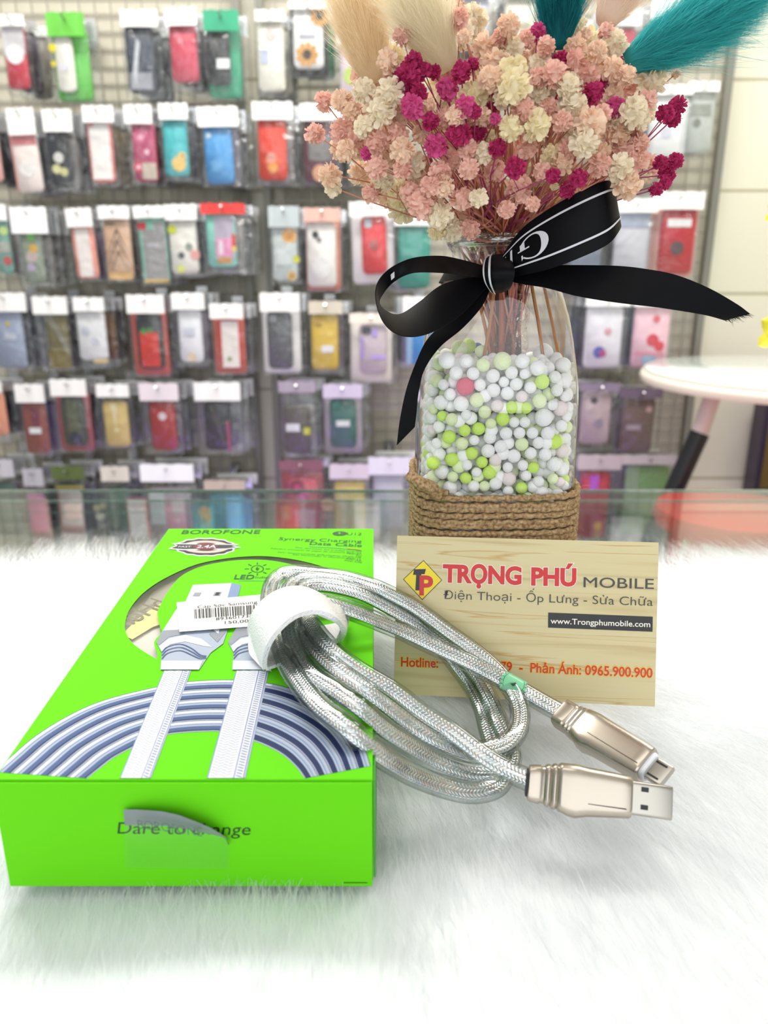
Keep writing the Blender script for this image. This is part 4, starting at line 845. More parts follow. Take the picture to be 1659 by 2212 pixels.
o = mb.build('foam_beads', None, True); tag(o, 'mass of white and lime foam beads filling the inside of the bottle', 'beads', None, 'stuff')

# ---------------------------------------------------------------- silver cable
m_braid = mat('silver_braid', 'D9DBDE', .2, 1)
def braid_nodes(m):
    uv = N(m, 'ShaderNodeUVMap'); sx = N(m, 'ShaderNodeSeparateXYZ'); L(m, uv.outputs[0], sx.inputs[0])
    def M(op, a, b=None, c=None):
        n = N(m, 'ShaderNodeMath', operation=op)
        for i, q in enumerate((a, b, c)):
            if q is None: continue
            if isinstance(q, (int, float)): n.inputs[i].default_value = q
            else: L(m, q, n.inputs[i])
        return n.outputs[0]
    v6 = M('MULTIPLY', sx.outputs[1], 10.0)
    pp = M('PINGPONG', v6, 1.0)
    u = M('DIVIDE', sx.outputs[0], .0011)
    ph = M('ADD', u, M('MULTIPLY', pp, 1.0))
    fr = M('FRACT', ph); h = M('SINE', M('MULTIPLY', fr, math.pi))
    edge = M('SINE', M('MULTIPLY', M('FRACT', v6), math.pi))
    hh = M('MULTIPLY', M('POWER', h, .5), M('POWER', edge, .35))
    cx = N(m, 'ShaderNodeCombineXYZ'); L(m, M('FLOOR', ph), cx.inputs[0]); L(m, M('FLOOR', v6), cx.inputs[1])
    wn = N(m, 'ShaderNodeTexWhiteNoise', noise_dimensions='2D'); L(m, cx.outputs[0], wn.inputs['Vector'])
    cr = N(m, 'ShaderNodeValToRGB'); r = cr.color_ramp; r.elements[0].color = srgb('CDD3DA'); r.elements[1].color = srgb('F0F4FA'); r.elements[1].position = .5
    e = r.elements.new(.95); e.color = srgb('E8DCDA')
    L(m, wn.outputs[0], cr.inputs[0])
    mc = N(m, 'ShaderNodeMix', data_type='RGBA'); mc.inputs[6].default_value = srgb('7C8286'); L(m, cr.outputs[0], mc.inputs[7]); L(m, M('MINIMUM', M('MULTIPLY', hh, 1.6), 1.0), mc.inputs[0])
    L(m, mc.outputs[2], BS(m).inputs['Base Color'])
    bp = N(m, 'ShaderNodeBump'); bp.inputs['Strength'].default_value = .45; bp.inputs['Distance'].default_value = .0003; L(m, hh, bp.inputs['Height'])
    # every foil cell is tilted a little its own way
    L(m, bp.outputs[0], BS(m).inputs['Normal'])
    L(m, M('MULTIPLY_ADD', wn.outputs[0], .12, .14), BS(m).inputs['Roughness'])
braid_nodes(m_braid)
m_jack = film('clear_jacket', (.93, .955, .945), (.22, .28, .26), .03, .5, pw=1.7, f0=.05, fp=3)
def frames(pts, nrm):
    P = np.array([p[:] for p in pts]); t = np.gradient(P, axis=0); t /= np.linalg.norm(t, axis=1, keepdims=True)
    n = np.array(nrm, float); n = n[None] if n.ndim == 1 else n
    w = np.cross(n, t); w /= np.linalg.norm(w, axis=1, keepdims=True); n2 = np.cross(t, w); return P, t, n2, w
def sweep(name, P, n, w, a, b, ex, m, parent, ns=20, caps=True):
    """flat oval section: a half width along w, b half thickness along n; UV = (length, around)"""
    th = np.linspace(0, 2 * np.pi, ns + 1); c, s = np.cos(th), np.sin(th); X = a * np.sign(c) * np.abs(c) ** (2 / ex); Y = b * np.sign(s) * np.abs(s) ** (2 / ex)
    V = P[:, None] + w[:, None] * X[None, :, None] + n[:, None] * Y[None, :, None]; k = len(P); sl = np.concatenate([[0], np.cumsum(np.linalg.norm(np.diff(P, axis=0), axis=1))])
    per = np.concatenate([[0], np.cumsum(np.hypot(np.diff(X), np.diff(Y)))]); per /= per[-1]
    i = np.arange(k - 1)[:, None] * (ns + 1); j = np.arange(ns)[None]
    F = np.stack([i + j, i + j + 1, i + ns + 2 + j, i + ns + 1 + j], -1).reshape(-1, 4)
    me = bpy.data.meshes.new(name); me.from_pydata(V.reshape(-1, 3).tolist(), [], F.tolist() + ([list(range(ns))[::-1], [(k - 1) * (ns + 1) + q for q in range(ns)]] if caps else []))
    me.polygons.foreach_set('use_smooth', [True] * len(me.polygons)); uvl = me.uv_layers.new(name='UVMap'); UV = np.stack(np.broadcast_arrays(sl[:, None], per[None]), -1).reshape(-1, 2)
    li = np.empty(len(me.loops), np.int32); me.loops.foreach_get('vertex_index', li); uvl.data.foreach_set('uv', UV[li].astype(np.float32).reshape(-1)); me.materials.append(m); me.update()
    return link(name, me, parent)
Bx = lambda pts: [GZ(x, y, z / 1000) for x, y, z in pts]
# z (mm) is the real height of the cord above the glass
route = [
 (1152, 1689, 33.5), (1092, 1663, 34), (1043, 1634, 36), (978, 1585, 40), (913, 1543, 45), (848, 1494, 51), (766, 1445, 57), (712, 1400, 61), (672, 1350, 63), (648, 1300, 63), (655, 1272, 62.5),        # S4
 (690, 1266, 62), (739, 1273, 61), (793, 1290, 59), (867, 1330, 53), (917, 1361, 48), (955, 1398, 42), (988, 1440, 36), (1018, 1482, 32), (1042, 1530, 30), (1056, 1580, 28), (1072, 1630, 27), (1088, 1668, 27),   # B3
 (1070, 1700, 27), (1015, 1711, 28), (945, 1695, 32), (880, 1668, 39), (815, 1627, 48), (750, 1575, 54.5), (685, 1522, 56), (640, 1465, 57), (612, 1410, 58), (594, 1350, 59), (582, 1295, 60), (592, 1256, 60), (625, 1238, 61),   # S1
 (700, 1243, 62), (757, 1252, 62), (811, 1270, 61), (862, 1294, 58), (909, 1322, 54), (968, 1366, 49), (1018, 1402, 45), (1065, 1442, 41), (1096, 1478, 38), (1119, 1518, 35.5), (1123, 1562, 34),   # B1
 (1104, 1598, 33), (1066, 1618, 32.5), (1010, 1624, 34), (945, 1600, 39), (888, 1566, 44), (832, 1523, 50.5), (783, 1487, 55), (718, 1440, 58), (672, 1392, 60), (644, 1340, 61), (625, 1296, 61.5), (632, 1263, 61.5), (665, 1252, 61.5), # S3
 (720, 1256, 61.5), (775, 1272, 60), (830, 1298, 57), (885, 1330, 52), (943, 1372, 46), (995, 1418, 40), (1033, 1466, 35), (1060, 1515, 32), (1078, 1560, 30), (1098, 1604, 29), (1104, 1640, 28.5),    # B2
 (1084, 1668, 28.5), (1030, 1674, 29), (978, 1660, 32), (929, 1637, 36), (880, 1608, 42), (828, 1575, 48), (776, 1530, 55), (727, 1495, 56.5), (669, 1455, 57.5), (632, 1400, 59), (622, 1350, 63), (640, 1310, 65), (668, 1300, 65),   # S2
 (705, 1304, 64.5), (745, 1315, 63), (793, 1333, 60), (867, 1363, 54), (943, 1399, 48.5), (1018, 1434, 44), (1082, 1468, 39), (1140, 1500, 36), (1205, 1537, 34)]    # micro end
pts = catmull(Bx(route), 14)
cable = empty('charging_cable', GZ(900, 1600, .024), 'coiled silver braided charging cable with metal plugs, held by a white strap', 'cable')
nrm = np.array([(0, -.62, .78)])
Pc, tc_, nc, wc = frames(pts, nrm[0])
br = sweep('braided_cord', Pc, nc, wc, .0021, .00095, 4.0, m_braid, cable)
sweep('clear_jacket', Pc, nc, wc, .0032, .00185, 2.3, m_jack, br, caps=False)

# plugs
m_champ = mat('champagne_metal', 'BDB3A6', .27, 1); m_steel = mat('plug_steel', 'B4AFA6', .28, 1); m_dark = mat('plug_dark', '15161A', .4); m_wplas = mat('white_plastic_ring', 'EDEFF2', .3)
def loft(name, p0, ax, nr, secs, m, parent, ex=4, ns=36, angle=35):
    """secs: (distance, half width, half thickness, centre shift)"""
    ax = Vector(ax).normalized(); w = Vector(nr).cross(ax).normalized(); n_ = ax.cross(w); mb = MB(); vs = []
    for s in secs:
        d, a, b = s[:3]; sh = s[3] if len(s) > 3 else 0; e = s[4] if len(s) > 4 else ex
        for j in range(ns):
            t = 2 * math.pi * j / ns; c, q = math.cos(t), math.sin(t)
            vs.append(Vector(p0) + ax * d + w * (sh + a * math.copysign(abs(c) ** (2 / e), c)) + n_ * (b * math.copysign(abs(q) ** (2 / e), q)))
    k = len(secs); fs = [(i * ns + j, i * ns + (j + 1) % ns, (i + 1) * ns + (j + 1) % ns, (i + 1) * ns + j) for i in range(k - 1) for j in range(ns)] + [tuple(reversed(range(ns))), tuple((k - 1) * ns + j for j in range(ns))]
    mb.add(vs, fs, m); o = mb.build(name, parent, True, angle=angle); return o, (Vector(p0), ax, n_, w)
def on(fr, d, x, h): return fr[0] + fr[1] * d + fr[3] * x + fr[2] * h
def slot(name, fr, d0, d1, x0, x1, h, m, parent, th=.0002):
    mb = MB(); c = [on(fr, d, x, q) for q in (h - th * 3, h + th) for d, x in ((d0, x0), (d1, x0), (d1, x1), (d0, x1))]; mb.add(c, [(0, 3, 2, 1), (4, 5, 6, 7), (0, 1, 5, 4), (1, 2, 6, 5), (2, 3, 7, 6), (3, 0, 4, 7)], m); return mb.build(name, parent)
def ridges(d0, a0, d1, a1, b0, b1, n_=3, amp=.0004, sh=0):
    out = []
    for i in range(n_):
        for q, am in ((0, -amp), (.35, amp), (.65, amp)):
            t = (i + q) / n_; out.append((d0 + (d1 - d0) * t, a0 + (a1 - a0) * t + am, b0 + (b1 - b0) * t + am, sh))
    return out
# USB-A plug
pa = GZ(1140, 1690, .0335); pb = GZ(1362, 1722, .0325); axA = (pb - pa); LA = axA.length; nA = (-.10, -.84, .54)
secs = [(0, .0040, .0024), (.0003, .0046, .0030), (.0012, .0048, .0032), (.0030, .0050, .0032), (.0034, .0047, .0030)] + ridges(.0042, .0050, .0095, .0062, .0030, .0038, 3, .00022) + [(.0105, .0066, .0043, -.0003), (.0125, .0068, .0044, -.0004), (.0155, .0062, .0041, -.0002), (LA - .004, .0056, .0038), (LA - .0006, .0053, .0037), (LA, .0049, .0034)]
plugA, fA = loft('usb_plug', pa, axA, nA, secs, m_champ, cable, 4.5)
o, _ = loft('cord_collar', on(fA, -.0006, 0, 0), axA, nA, [(0, .0030, .0018), (.0002, .0036, .0023), (.001, .0038, .0024)], m_dark, plugA, 3)
shl, fS = loft('usb_shell', on(fA, LA - .0005, 0, 0), axA, nA, [(0, .0042, .0021), (.0105, .0042, .0021), (.0107, .0041, .0020)], m_steel, plugA, 9)
for x in (.0004 - .0030, .0018): slot('shell_hole', fS, .0028, .0046, x + .0001, x + .0013, .0021, m_dark, shl)
slot('moulded_groove', fA, .0155, LA - .0015, -.0030, -.0028, .0040, m_dark, plugA, .0001)
# micro plug
pm0 = GZ(1212, 1541, .0345); pm1 = GZ(1400, 1655, .0345); axM = pm1 - pm0; LM = axM.length; nM = (-.22, -.55, .80)
secs = [(0, .0042, .0028), (.0003, .0045, .0031), (.0040, .0045, .0031), (.0043, .0043, .0029)] + ridges(.0048, .0045, .0092, .0052, .0029, .0033, 3, .0002) + [(.0105, .0058, .0037, -.0003), (.0125, .0060, .0038, -.0004), (.016, .0056, .0037, -.0002), (LM - .003, .0052, .0036), (LM - .0004, .0050, .0035), (LM, .0047, .0032)]
plugM, fM = loft('micro_plug', pm0, axM, nM, secs, m_champ, cable, 4.5)
ringw, _ = loft('white_collar', on(fM, LM - .0003, 0, 0), axM, nM, [(0, .0042, .0026), (.0013, .0040, .0024), (.0016, .0036, .0021)], m_wplas, plugM, 4)
tip, fT = loft('micro_tip', on(fM, LM + .0008, 0, 0), axM, nM, [(0, .0034, .0010), (.0052, .0034, .0010), (.0054, .0033, .0009)], m_steel, plugM, 7)
for x in (-.0024, .0019): slot('tip_spring', fT, .0008, .0042, x, x + .0005, .0010, m_dark, tip)
slot('moulded_groove', fM, .0135, LM - .001, -.0022, -.0020, .0037, mat('groove_shade', '6E665C', .4, .6), plugM, .00008)
# round green seal sticker wrapped on the cord
mb = MB(); m_ws = mat('green_seal_sticker', '7FD0A0', .3); m_wi = mat('seal_ink', '0E4A34', .4)
tgt = GZ(1110, 1480, .038); i0 = int(np.argmin(np.linalg.norm(Pc - np.array(tgt)[None], axis=1) + (np.arange(len(Pc)) < len(Pc) - 140) * 1.0))
def wrap(u, x, h=.0001):
    f = i0 + u / .0008; i = int(max(0, min(len(Pc) - 2, f))); seg = np.linalg.norm(Pc[i + 1] - Pc[i]); 
    # walk by length
    d = u; i = i0
    while d > 0 and i < len(Pc) - 2: d -= np.linalg.norm(Pc[i + 1] - Pc[i]); i += 1
    while d < 0 and i > 0: d += np.linalg.norm(Pc[i] - Pc[i - 1]); i -= 1
    p = Pc[i] + tc_[i] * d; a = max(-.98, min(.98, x / .0034)); return Vector(p + wc[i] * (.0034 * a) + nc[i] * ((.0020 + h) * (1 - abs(a) ** 2.3) ** (1 / 2.3) + .0001))
R_ = .0046; g = 9; vs = [wrap(R_ * (i / g * 2 - 1), max(-1, min(1, (j / g * 2 - 1))) * min(.0031, math.sqrt(max(0, R_ ** 2 - (R_ * (i / g * 2 - 1)) ** 2)) + .0004)) for i in range(g + 1) for j in range(g + 1)]
mb.add(vs, [(i * (g + 1) + j, i * (g + 1) + j + 1, (i + 1) * (g + 1) + j + 1, (i + 1) * (g + 1) + j) for i in range(g) for j in range(g)], m_ws)
for k_ in range(40):
    t0 = 2 * math.pi * k_ / 40; 
    for r0, r1, dd in ((.0036, .00375, .08),) + (((.0040, .0043, .04),) if k_ % 2 else ()):
        q = [(r * math.cos(t), r * math.sin(t)) for r, t in ((r0, t0 - dd), (r1, t0 - dd), (r1, t0 + dd), (r0, t0 + dd))]
        if all(abs(y) < .0028 for x, y in q): mb.add([wrap(x, y, .0002) for x, y in q], [(0, 1, 2, 3)], m_wi)
mb.add([wrap(x, y, .0002) for x, y in ((-.001, -.0006), (.0003, -.001), (.0013, .0002), (.0004, .0006), (-.0002, -.0001))], [(0, 1, 2, 3, 4)], m_wi)
stc = mb.build('seal_sticker', br, True)

# ---------------------------------------------------------------- white hook-and-loop strap
m_vel = mat('white_velcro', 'F7F7F8', .85, 0, .2); tcv = N(m_vel, 'ShaderNodeTexCoord'); vo = N(m_vel, 'ShaderNodeTexVoronoi'); vo.inputs['Scale'].default_value = 1600; bpv = N(m_vel, 'ShaderNodeBump'); bpv.inputs['Strength'].default_value = .6; bpv.inputs['Distance'].default_value = .0004
L(m_vel, tcv.outputs['Object'], vo.inputs['Vector']); L(m_vel, vo.outputs[0], bpv.inputs['Height']); L(m_vel, bpv.outputs[0], BS(m_vel).inputs['Normal'])
def ruled(name, A, Bp, m, parent, th=.0006, M_=6, per=8, bulge=0.0, smooth=True):
    """band between two 3D edge curves, with thickness"""
    A = catmull(A, per); Bp = catmull(Bp, per); n_ = len(A); G = []
    for i in range(n_):
        for j in range(M_ + 1):
            t = j / M_; G.append(A[i].lerp(Bp[i], t))
    G = np.array([g_[:] for g_ in G]).reshape(n_, M_ + 1, 3); du = np.gradient(G, axis=0); dv = np.gradient(G, axis=1); nn_ = np.cross(du, dv); nn_ /= np.linalg.norm(nn_, axis=2, keepdims=True) + 1e-12
    if bulge: G = G + nn_ * (bulge * np.sin(np.linspace(0, math.pi, M_ + 1)))[None, :, None]
    return G, nn_
def slab(name, G, nn_, m, parent, th, smooth=True):
    n_, m1, _ = G.shape; V = np.concatenate([(G + nn_ * th / 2).reshape(-1, 3), (G - nn_ * th / 2).reshape(-1, 3)]); K = n_ * m1; F = []
    for i in range(n_ - 1):
        for j in range(m1 - 1):
            a = i * m1 + j; F.append((a, a + m1, a + m1 + 1, a + 1)); F.append((K + a, K + a + 1, K + a + m1 + 1, K + a + m1))
        a = i * m1; F.append((a, K + a, K + a + m1, a + m1)); a = i * m1 + m1 - 1; F.append((a, a + m1, K + a + m1, K + a))
    for j in range(m1 - 1):
        F.append((j, j + 1, K + j + 1, K + j)); a = (n_ - 1) * m1 + j; F.append((a, K + a, K + a + 1, a + 1))
    mb = MB(); mb.add(V.tolist(), F, m); return mb.build(name, parent, smooth, angle=50)
strap = empty('cable_strap', GZ(640, 1400, .052), 'white hook-and-loop strap wrapped around the left end of the coiled cable', 'cable strap')
Af = Bx([(573, 1446, 54), (572, 1425, 58), (582, 1392, 64), (604, 1360, 68.5), (636, 1334, 71), (668, 1323, 71.5), (700, 1325, 71), (724, 1338, 68.5), (738, 1354, 64), (741, 1372, 59.5), (728, 1386, 55)])
Ab = Bx([(541, 1376, 54), (539, 1352, 58), (548, 1325, 64), (568, 1300, 68), (596, 1280, 70.5), (628, 1270, 71.5), (660, 1272, 71), (690, 1285, 69), (715, 1303, 65), (735, 1320, 60), (748, 1336, 55)])
G, nn_ = ruled('b', Af, Ab, m_vel, None, bulge=.0003); slab('strap_band', G, nn_, m_vel, strap, .0014)
# end tab hanging down beside the loop
G, nn_ = ruled('t', Bx([(548, 1350, 60), (540, 1380, 56.5), (541, 1412, 54), (560, 1438, 53)]), Bx([(590, 1368, 62), (578, 1398, 58), (576, 1425, 55), (584, 1450, 53)]), m_vel, None); slab('strap_tab', G, nn_, m_vel, strap, .0012)
G, nn_ = ruled('t2', Bx([(690, 1326, 70), (725, 1342, 66.5), (745, 1362, 60), (735, 1385, 54.6)]), Bx([(700, 1300, 69), (738, 1315, 63), (750, 1338, 57), (746, 1350, 54.6)]), m_vel, None); slab('strap_end', G, nn_, m_vel, strap, .0012)
G, nn_ = ruled('t3', Bx([(575, 1446, 53.8), (620, 1430, 53.4), (680, 1405, 53.2), (730, 1386, 53.5)]), Bx([(556, 1400, 53.8), (610, 1385, 53.4), (670, 1360, 53.2), (740, 1346, 53.5)]), m_vel, None); slab('strap_underside', G, nn_, m_vel, strap, .0010)

# ---------------------------------------------------------------- black ribbon bow
m_rib = mat('black_satin', '020308', .5, 0, .14); m_line = mat('ribbon_white', 'D9DAE2', .5)
bow = empty('ribbon_bow', GY(1075, 600, .262), 'black satin bow with thin white lines and lettering, tied around the bottle neck', 'bow')
RB = lambda pts: [GY(x, y, Y / 1000) for x, y, Y in pts]
def rib(name, A, Bp, lines=(), side=1, per=10, th=.00022, bulge=0, spans=None):
    G, nn_ = ruled(name, RB(A), RB(Bp), m_rib, None, per=per, M_=8, bulge=bulge); o = slab(name, G, nn_, m_rib, bow, th)
    n_ = G.shape[0]
    def at(s, t, h=.00018):
        fi = max(0, min(n_ - 1.001, s * (n_ - 1))); fj = max(0, min(7.999, t * 8)); i, j = int(fi), int(fj); a, b = fi - i, fj - j
        g_ = lambda X: (X[i, j] * (1 - a) + X[i + 1, j] * a) * (1 - b) + (X[i, j + 1] * (1 - a) + X[i + 1, j + 1] * a) * b
        return Vector(g_(G) + g_(nn_) * side * (th / 2 + h))
    if lines:
        mb = MB()
        for ln_ in lines:
            t0, t1 = ln_[:2]; s0, s1 = ln_[2:] if len(ln_) > 2 else (0, 1); K = 40
            for q in range(K):
                a, b = s0 + (s1 - s0) * q / K, s0 + (s1 - s0) * (q + 1) / K; mb.quad(at(a, t0), at(a, t1), at(b, t1), at(b, t0), m_line)
        lo = mb.build('printed_line', o)
    return o, at
oR, atR = rib('right_loop', [(1082, 556, 262), (1100, 530, 259), (1130, 492, 256), (1180, 455, 252), (1240, 420, 249), (1296, 394, 249), (1318, 391, 252), (1326, 402, 258), (1300, 412, 263), (1220, 450, 264), (1130, 510, 263), (1085, 556, 263)],
    [(1080, 598, 261), (1100, 598, 257), (1140, 592, 252), (1190, 580, 247), (1250, 558, 244), (1310, 530, 244), (1334, 504, 247), (1340, 486, 254), (1310, 500, 260), (1230, 545, 261), (1140, 585, 262), (1085, 596, 262)], side=1)
def rl(t0, t1, s0, s1, K=50, at=atR, par=oR):
    mb = MB()
    for q in range(K):
        a, b = s0 + (s1 - s0) * q / K, s0 + (s1 - s0) * (q + 1) / K; mb.quad(at(a, t0), at(a, t1), at(b, t1), at(b, t0), m_line); mb.quad(at(a, t0, -.0004 - .00018), at(a, t1, -.0004 - .00018), at(b, t1, -.0004 - .00018), at(b, t0, -.0004 - .00018), m_line)
    return mb
mb = rl(.165, .20, .02, .62); m2 = rl(.765, .80, .06, .62); mb.add(m2.v, m2.f, m_line)
# serif letters G and I, printed upside down on the loop
def glyph(mb, polys, s0, s1, t0, t1):
    for poly in polys:
        for sgn in (.00022, -.0006):
            mb.poly([atR(s0 + (s1 - s0) * x, t0 + (t1 - t0) * y, sgn) for x, y in poly], m_line)
Gp = []; K = 22
o_ = []; i_ = []
for q in range(K + 1):
    t = math.radians(42 + (328 - 42) * q / K); w_ = .05 + .17 * (math.cos(t - math.pi) * .5 + .5) ** 1.5
    o_.append((.5 + .5 * math.cos(t), .5 + .5 * math.sin(t))); i_.append((.5 + (.5 - w_) * math.cos(t), .5 + (.5 - .06) * math.sin(t)))
for q in range(K): Gp.append([o_[q], o_[q + 1], i_[q + 1], i_[q]])
Gp += [[(.76, .12), (.95, .2), (.95, .46), (.76, .46)], [(.60, .43), (1.05, .43), (1.05, .49), (.60, .49)], [(.86, .70), (.92, .70), (.92, .95), (.86, .86)]]
flip = lambda ps: [[(1 - x, y) for x, y in p] for p in ps]
glyph(mb, flip(Gp), .17, .285, .72, .24) if False else glyph(mb, [[(1 - x, 1 - y) for x, y in p] for p in Gp], .155, .275, .72, .25)
glyph(mb, [[(0, 0), (.45, 0), (.45, 1), (0, 1)]], .105, .135, .26, .73); glyph(mb, [[(0, 0), (.5, 0), (.5, 1), (0, 1)]], .065, .08, .3, .6)
mb.build('printed_lettering', oR)
oL, atL = rib('left_loop', [(1044, 574, 264), (1000, 562, 262), (950, 553, 258), (890, 558, 254), (845, 578, 250), (816, 610, 247), (812, 650, 245), (828, 696, 244), (858, 722, 244), (900, 727, 245), (950, 710, 248), (1005, 672, 253), (1050, 622, 259)],
    [(1044, 600, 258), (1000, 594, 252), (950, 589, 249), (890, 590, 250), (850, 610, 253), (828, 634, 256), (820, 655, 258), (838, 674, 259), (866, 678, 260), (905, 653, 261), (950, 618, 262), (1000, 602, 262), (1044, 600, 262)],
    lines=((.44, .50, .03, .36), (.2, .26, .30, .46), (.72, .78, .30, .46)), side=-1)
mb = MB()
for s0, s1, t0, t1 in ((.315, .335, .3, .68), (.37, .378, .3, .5)): mb.quad(atL(s0, t0, .0002), atL(s0, t1, .0002), atL(s1, t1, .0002), atL(s1, t0, .0002), m_line)
for sg in (.0002, -.00062): mb.quad(atL(.325, .3, sg), atL(.325, .68, sg), atL(.345, .68, sg), atL(.345, .3, sg), m_line)
mb.build('printed_lettering', oL)
rib('left_tail', [(1040, 606, 264), (1000, 650, 261), (955, 700, 258), (922, 735, 256), (900, 780, 255), (878, 840, 254), (864, 905, 254), (857, 962, 254)],
    [(1064, 612, 262), (1042, 660, 257), (1000, 708, 254), (950, 750, 252), (916, 800, 252), (904, 850, 253), (900, 890, 254), (896, 922, 255)], lines=((.40, .45, 0, .62),), side=-1)
rib('tail_fold', [(1040, 606, 263), (1000, 640, 262), (960, 672, 260)], [(1060, 612, 263), (1030, 650, 261), (1000, 690, 259)])
oT, atT = rib('right_tail', [(1088, 578, 262), (1120, 573, 260), (1180, 573, 256), (1260, 573, 252), (1340, 575, 248), (1400, 582, 245), (1460, 594, 242), (1530, 622, 239), (1590, 656, 237), (1620, 678, 236)],
    [(1084, 602, 260), (1120, 612, 257), (1180, 622, 252), (1240, 638, 247), (1300, 649, 243), (1360, 657, 240), (1420, 664, 238), (1480, 673, 236), (1530, 682, 235), (1566, 692, 234)])
# frayed threads on the cut ends
fr_pts = []; 
for q in range(60):
    t = random.random(); p = np.array(atT(1, t, 0)); d = np.array((.8, -.1, -.45)) + RNG.normal(0, .35, 3); l_ = random.uniform(.0006, .0022); fr_pts.append([p, p + d * l_ * .5, p + d * l_ + RNG.normal(0, .0003, 3)])
fo = strands_mesh('frayed_threads', np.array(fr_pts), np.full(60, .00016), m_rib, oT); fo['kind'] = 'stuff'
# knot: a short ribbon turn wrapped over the crossing
G, nn_ = ruled('k', RB([(1054, 556, 264), (1046, 566, 260), (1042, 585, 255), (1046, 605, 255), (1056, 622, 258), (1062, 630, 262)]), RB([(1098, 554, 264), (1104, 562, 258), (1112, 582, 252), (1110, 602, 252), (1104, 618, 256), (1098, 624, 262)]), m_rib, None, M_=8, bulge=-.0006)
if (nn_[len(nn_) // 2, 4] @ np.array([0, -1, 0])) > 0: G = G + nn_ * .0012 * np.sin(np.linspace(0, math.pi, 9))[None, :, None]
kn = slab('knot', G, nn_, m_rib, bow, .0006)
nsg = 1 if (nn_[len(nn_) // 2, 4] @ np.array([0, -1, 0])) > 0 else -1
mb = MB()
for t0, t1 in ((.20, .27), (.02, .07)):
    for i in range(2, len(G) - 5):
        q = [G[a, 0] * (1 - t) + G[a, -1] * t + nn_[a, 4] * nsg * (.0007 + .0012 * math.sin(math.pi * t)) for a, t in ((i, t0), (i, t1), (i + 1, t1), (i + 1, t0))]; mb.quad(*q, m_line)
mb.build('printed_line', kn)
# band around the neck
mb = MB(); vs = []; 
for z, rr_ in ((.1606, .0212), (.1650, .0188)):
    vs += [(BX + rr_ * math.cos(a), BYC + rr_ * math.sin(a), z - .0015 * math.sin(a)) for a in np.linspace(0, 2 * math.pi, 49)[:-1]]
mb.add(vs, [(j, (j + 1) % 48, 48 + (j + 1) % 48, 48 + j) for j in range(48)], m_rib); mb.build('neck_band', bow, True)

# ---------------------------------------------------------------- dried bouquet
PAL = {'p': ('F9CFC0', 'dusty pink'), 'c': ('FDF1DA', 'cream'), 'o': ('FCE0C8', 'peach'), 'm': ('C43A72', 'magenta'), 'h': ('E0609C', 'hot pink'), 'i': ('FCF0CC', 'ivory')}
m_st = {'p': mat('stem_rust', 'CC8670', .7), 'm': mat('stem_magenta', 'A03A62', .7), 'g': mat('stem_grey_green', '6F8A84', .7), 'b': mat('stem_brown', 'B86A4A', .75)}
def bl_mats(c):
    m1 = mat('petal_' + c, c, .7, 0, .2)
    if not m1.get('done'): translucent(m1, c, .25); m1['done'] = 1
    return m1
def blossom_mesh(c, seed, npet=85):
    r = random.Random(seed); mb = MB(); m1 = bl_mats(c)
    bm = bmesh.new(); bmesh.ops.create_icosphere(bm, subdivisions=2, radius=.62); mb.add([v.co[:] for v in bm.verts], [tuple(v.index for v in f.verts) for f in bm.faces], m1); bm.free()
    for i in range(npet):
        z = 1 - 2 * (i + .5) / npet; a = i * 2.39996 + r.uniform(-.3, .3); q = math.sqrt(1 - z * z); d = Vector((q * math.cos(a), q * math.sin(a), z)); t = d.cross(Vector((r.uniform(-1, 1), r.uniform(-1, 1), r.uniform(-1, 1)))).normalized(); b = d.cross(t)
        R0, R1 = .5, r.uniform(.82, 1.08); w = r.uniform(.16, .25); cu = r.uniform(-.12, .22)
        mb.add([d * R0 - t * w * .5, d * R0 + t * w * .5, d * (R0 + R1) / 2 + t * w + b * cu * .4, d * R1 * .96 + t * w * .8 + b * cu, d * R1 + b * (cu + .06), d * R1 * .97 - t * w * .8 + b * cu, d * (R0 + R1) / 2 - t * w + b * cu * .4], [(0, 1, 2, 6), (6, 2, 3, 5), (5, 3, 4)], m1)
    me = bpy.data.meshes.new('blossom'); me.from_pydata(mb.v, [], mb.f); me.materials.append(m1); me.polygons.foreach_set('use_smooth', [i < 320 for i in range(len(mb.f))]); me.update(); return me
BM_ = {k_: [blossom_mesh(c[0], hash_ + 10 * j) for j, hash_ in enumerate((1, 2, 3))] for k_, c in PAL.items()}
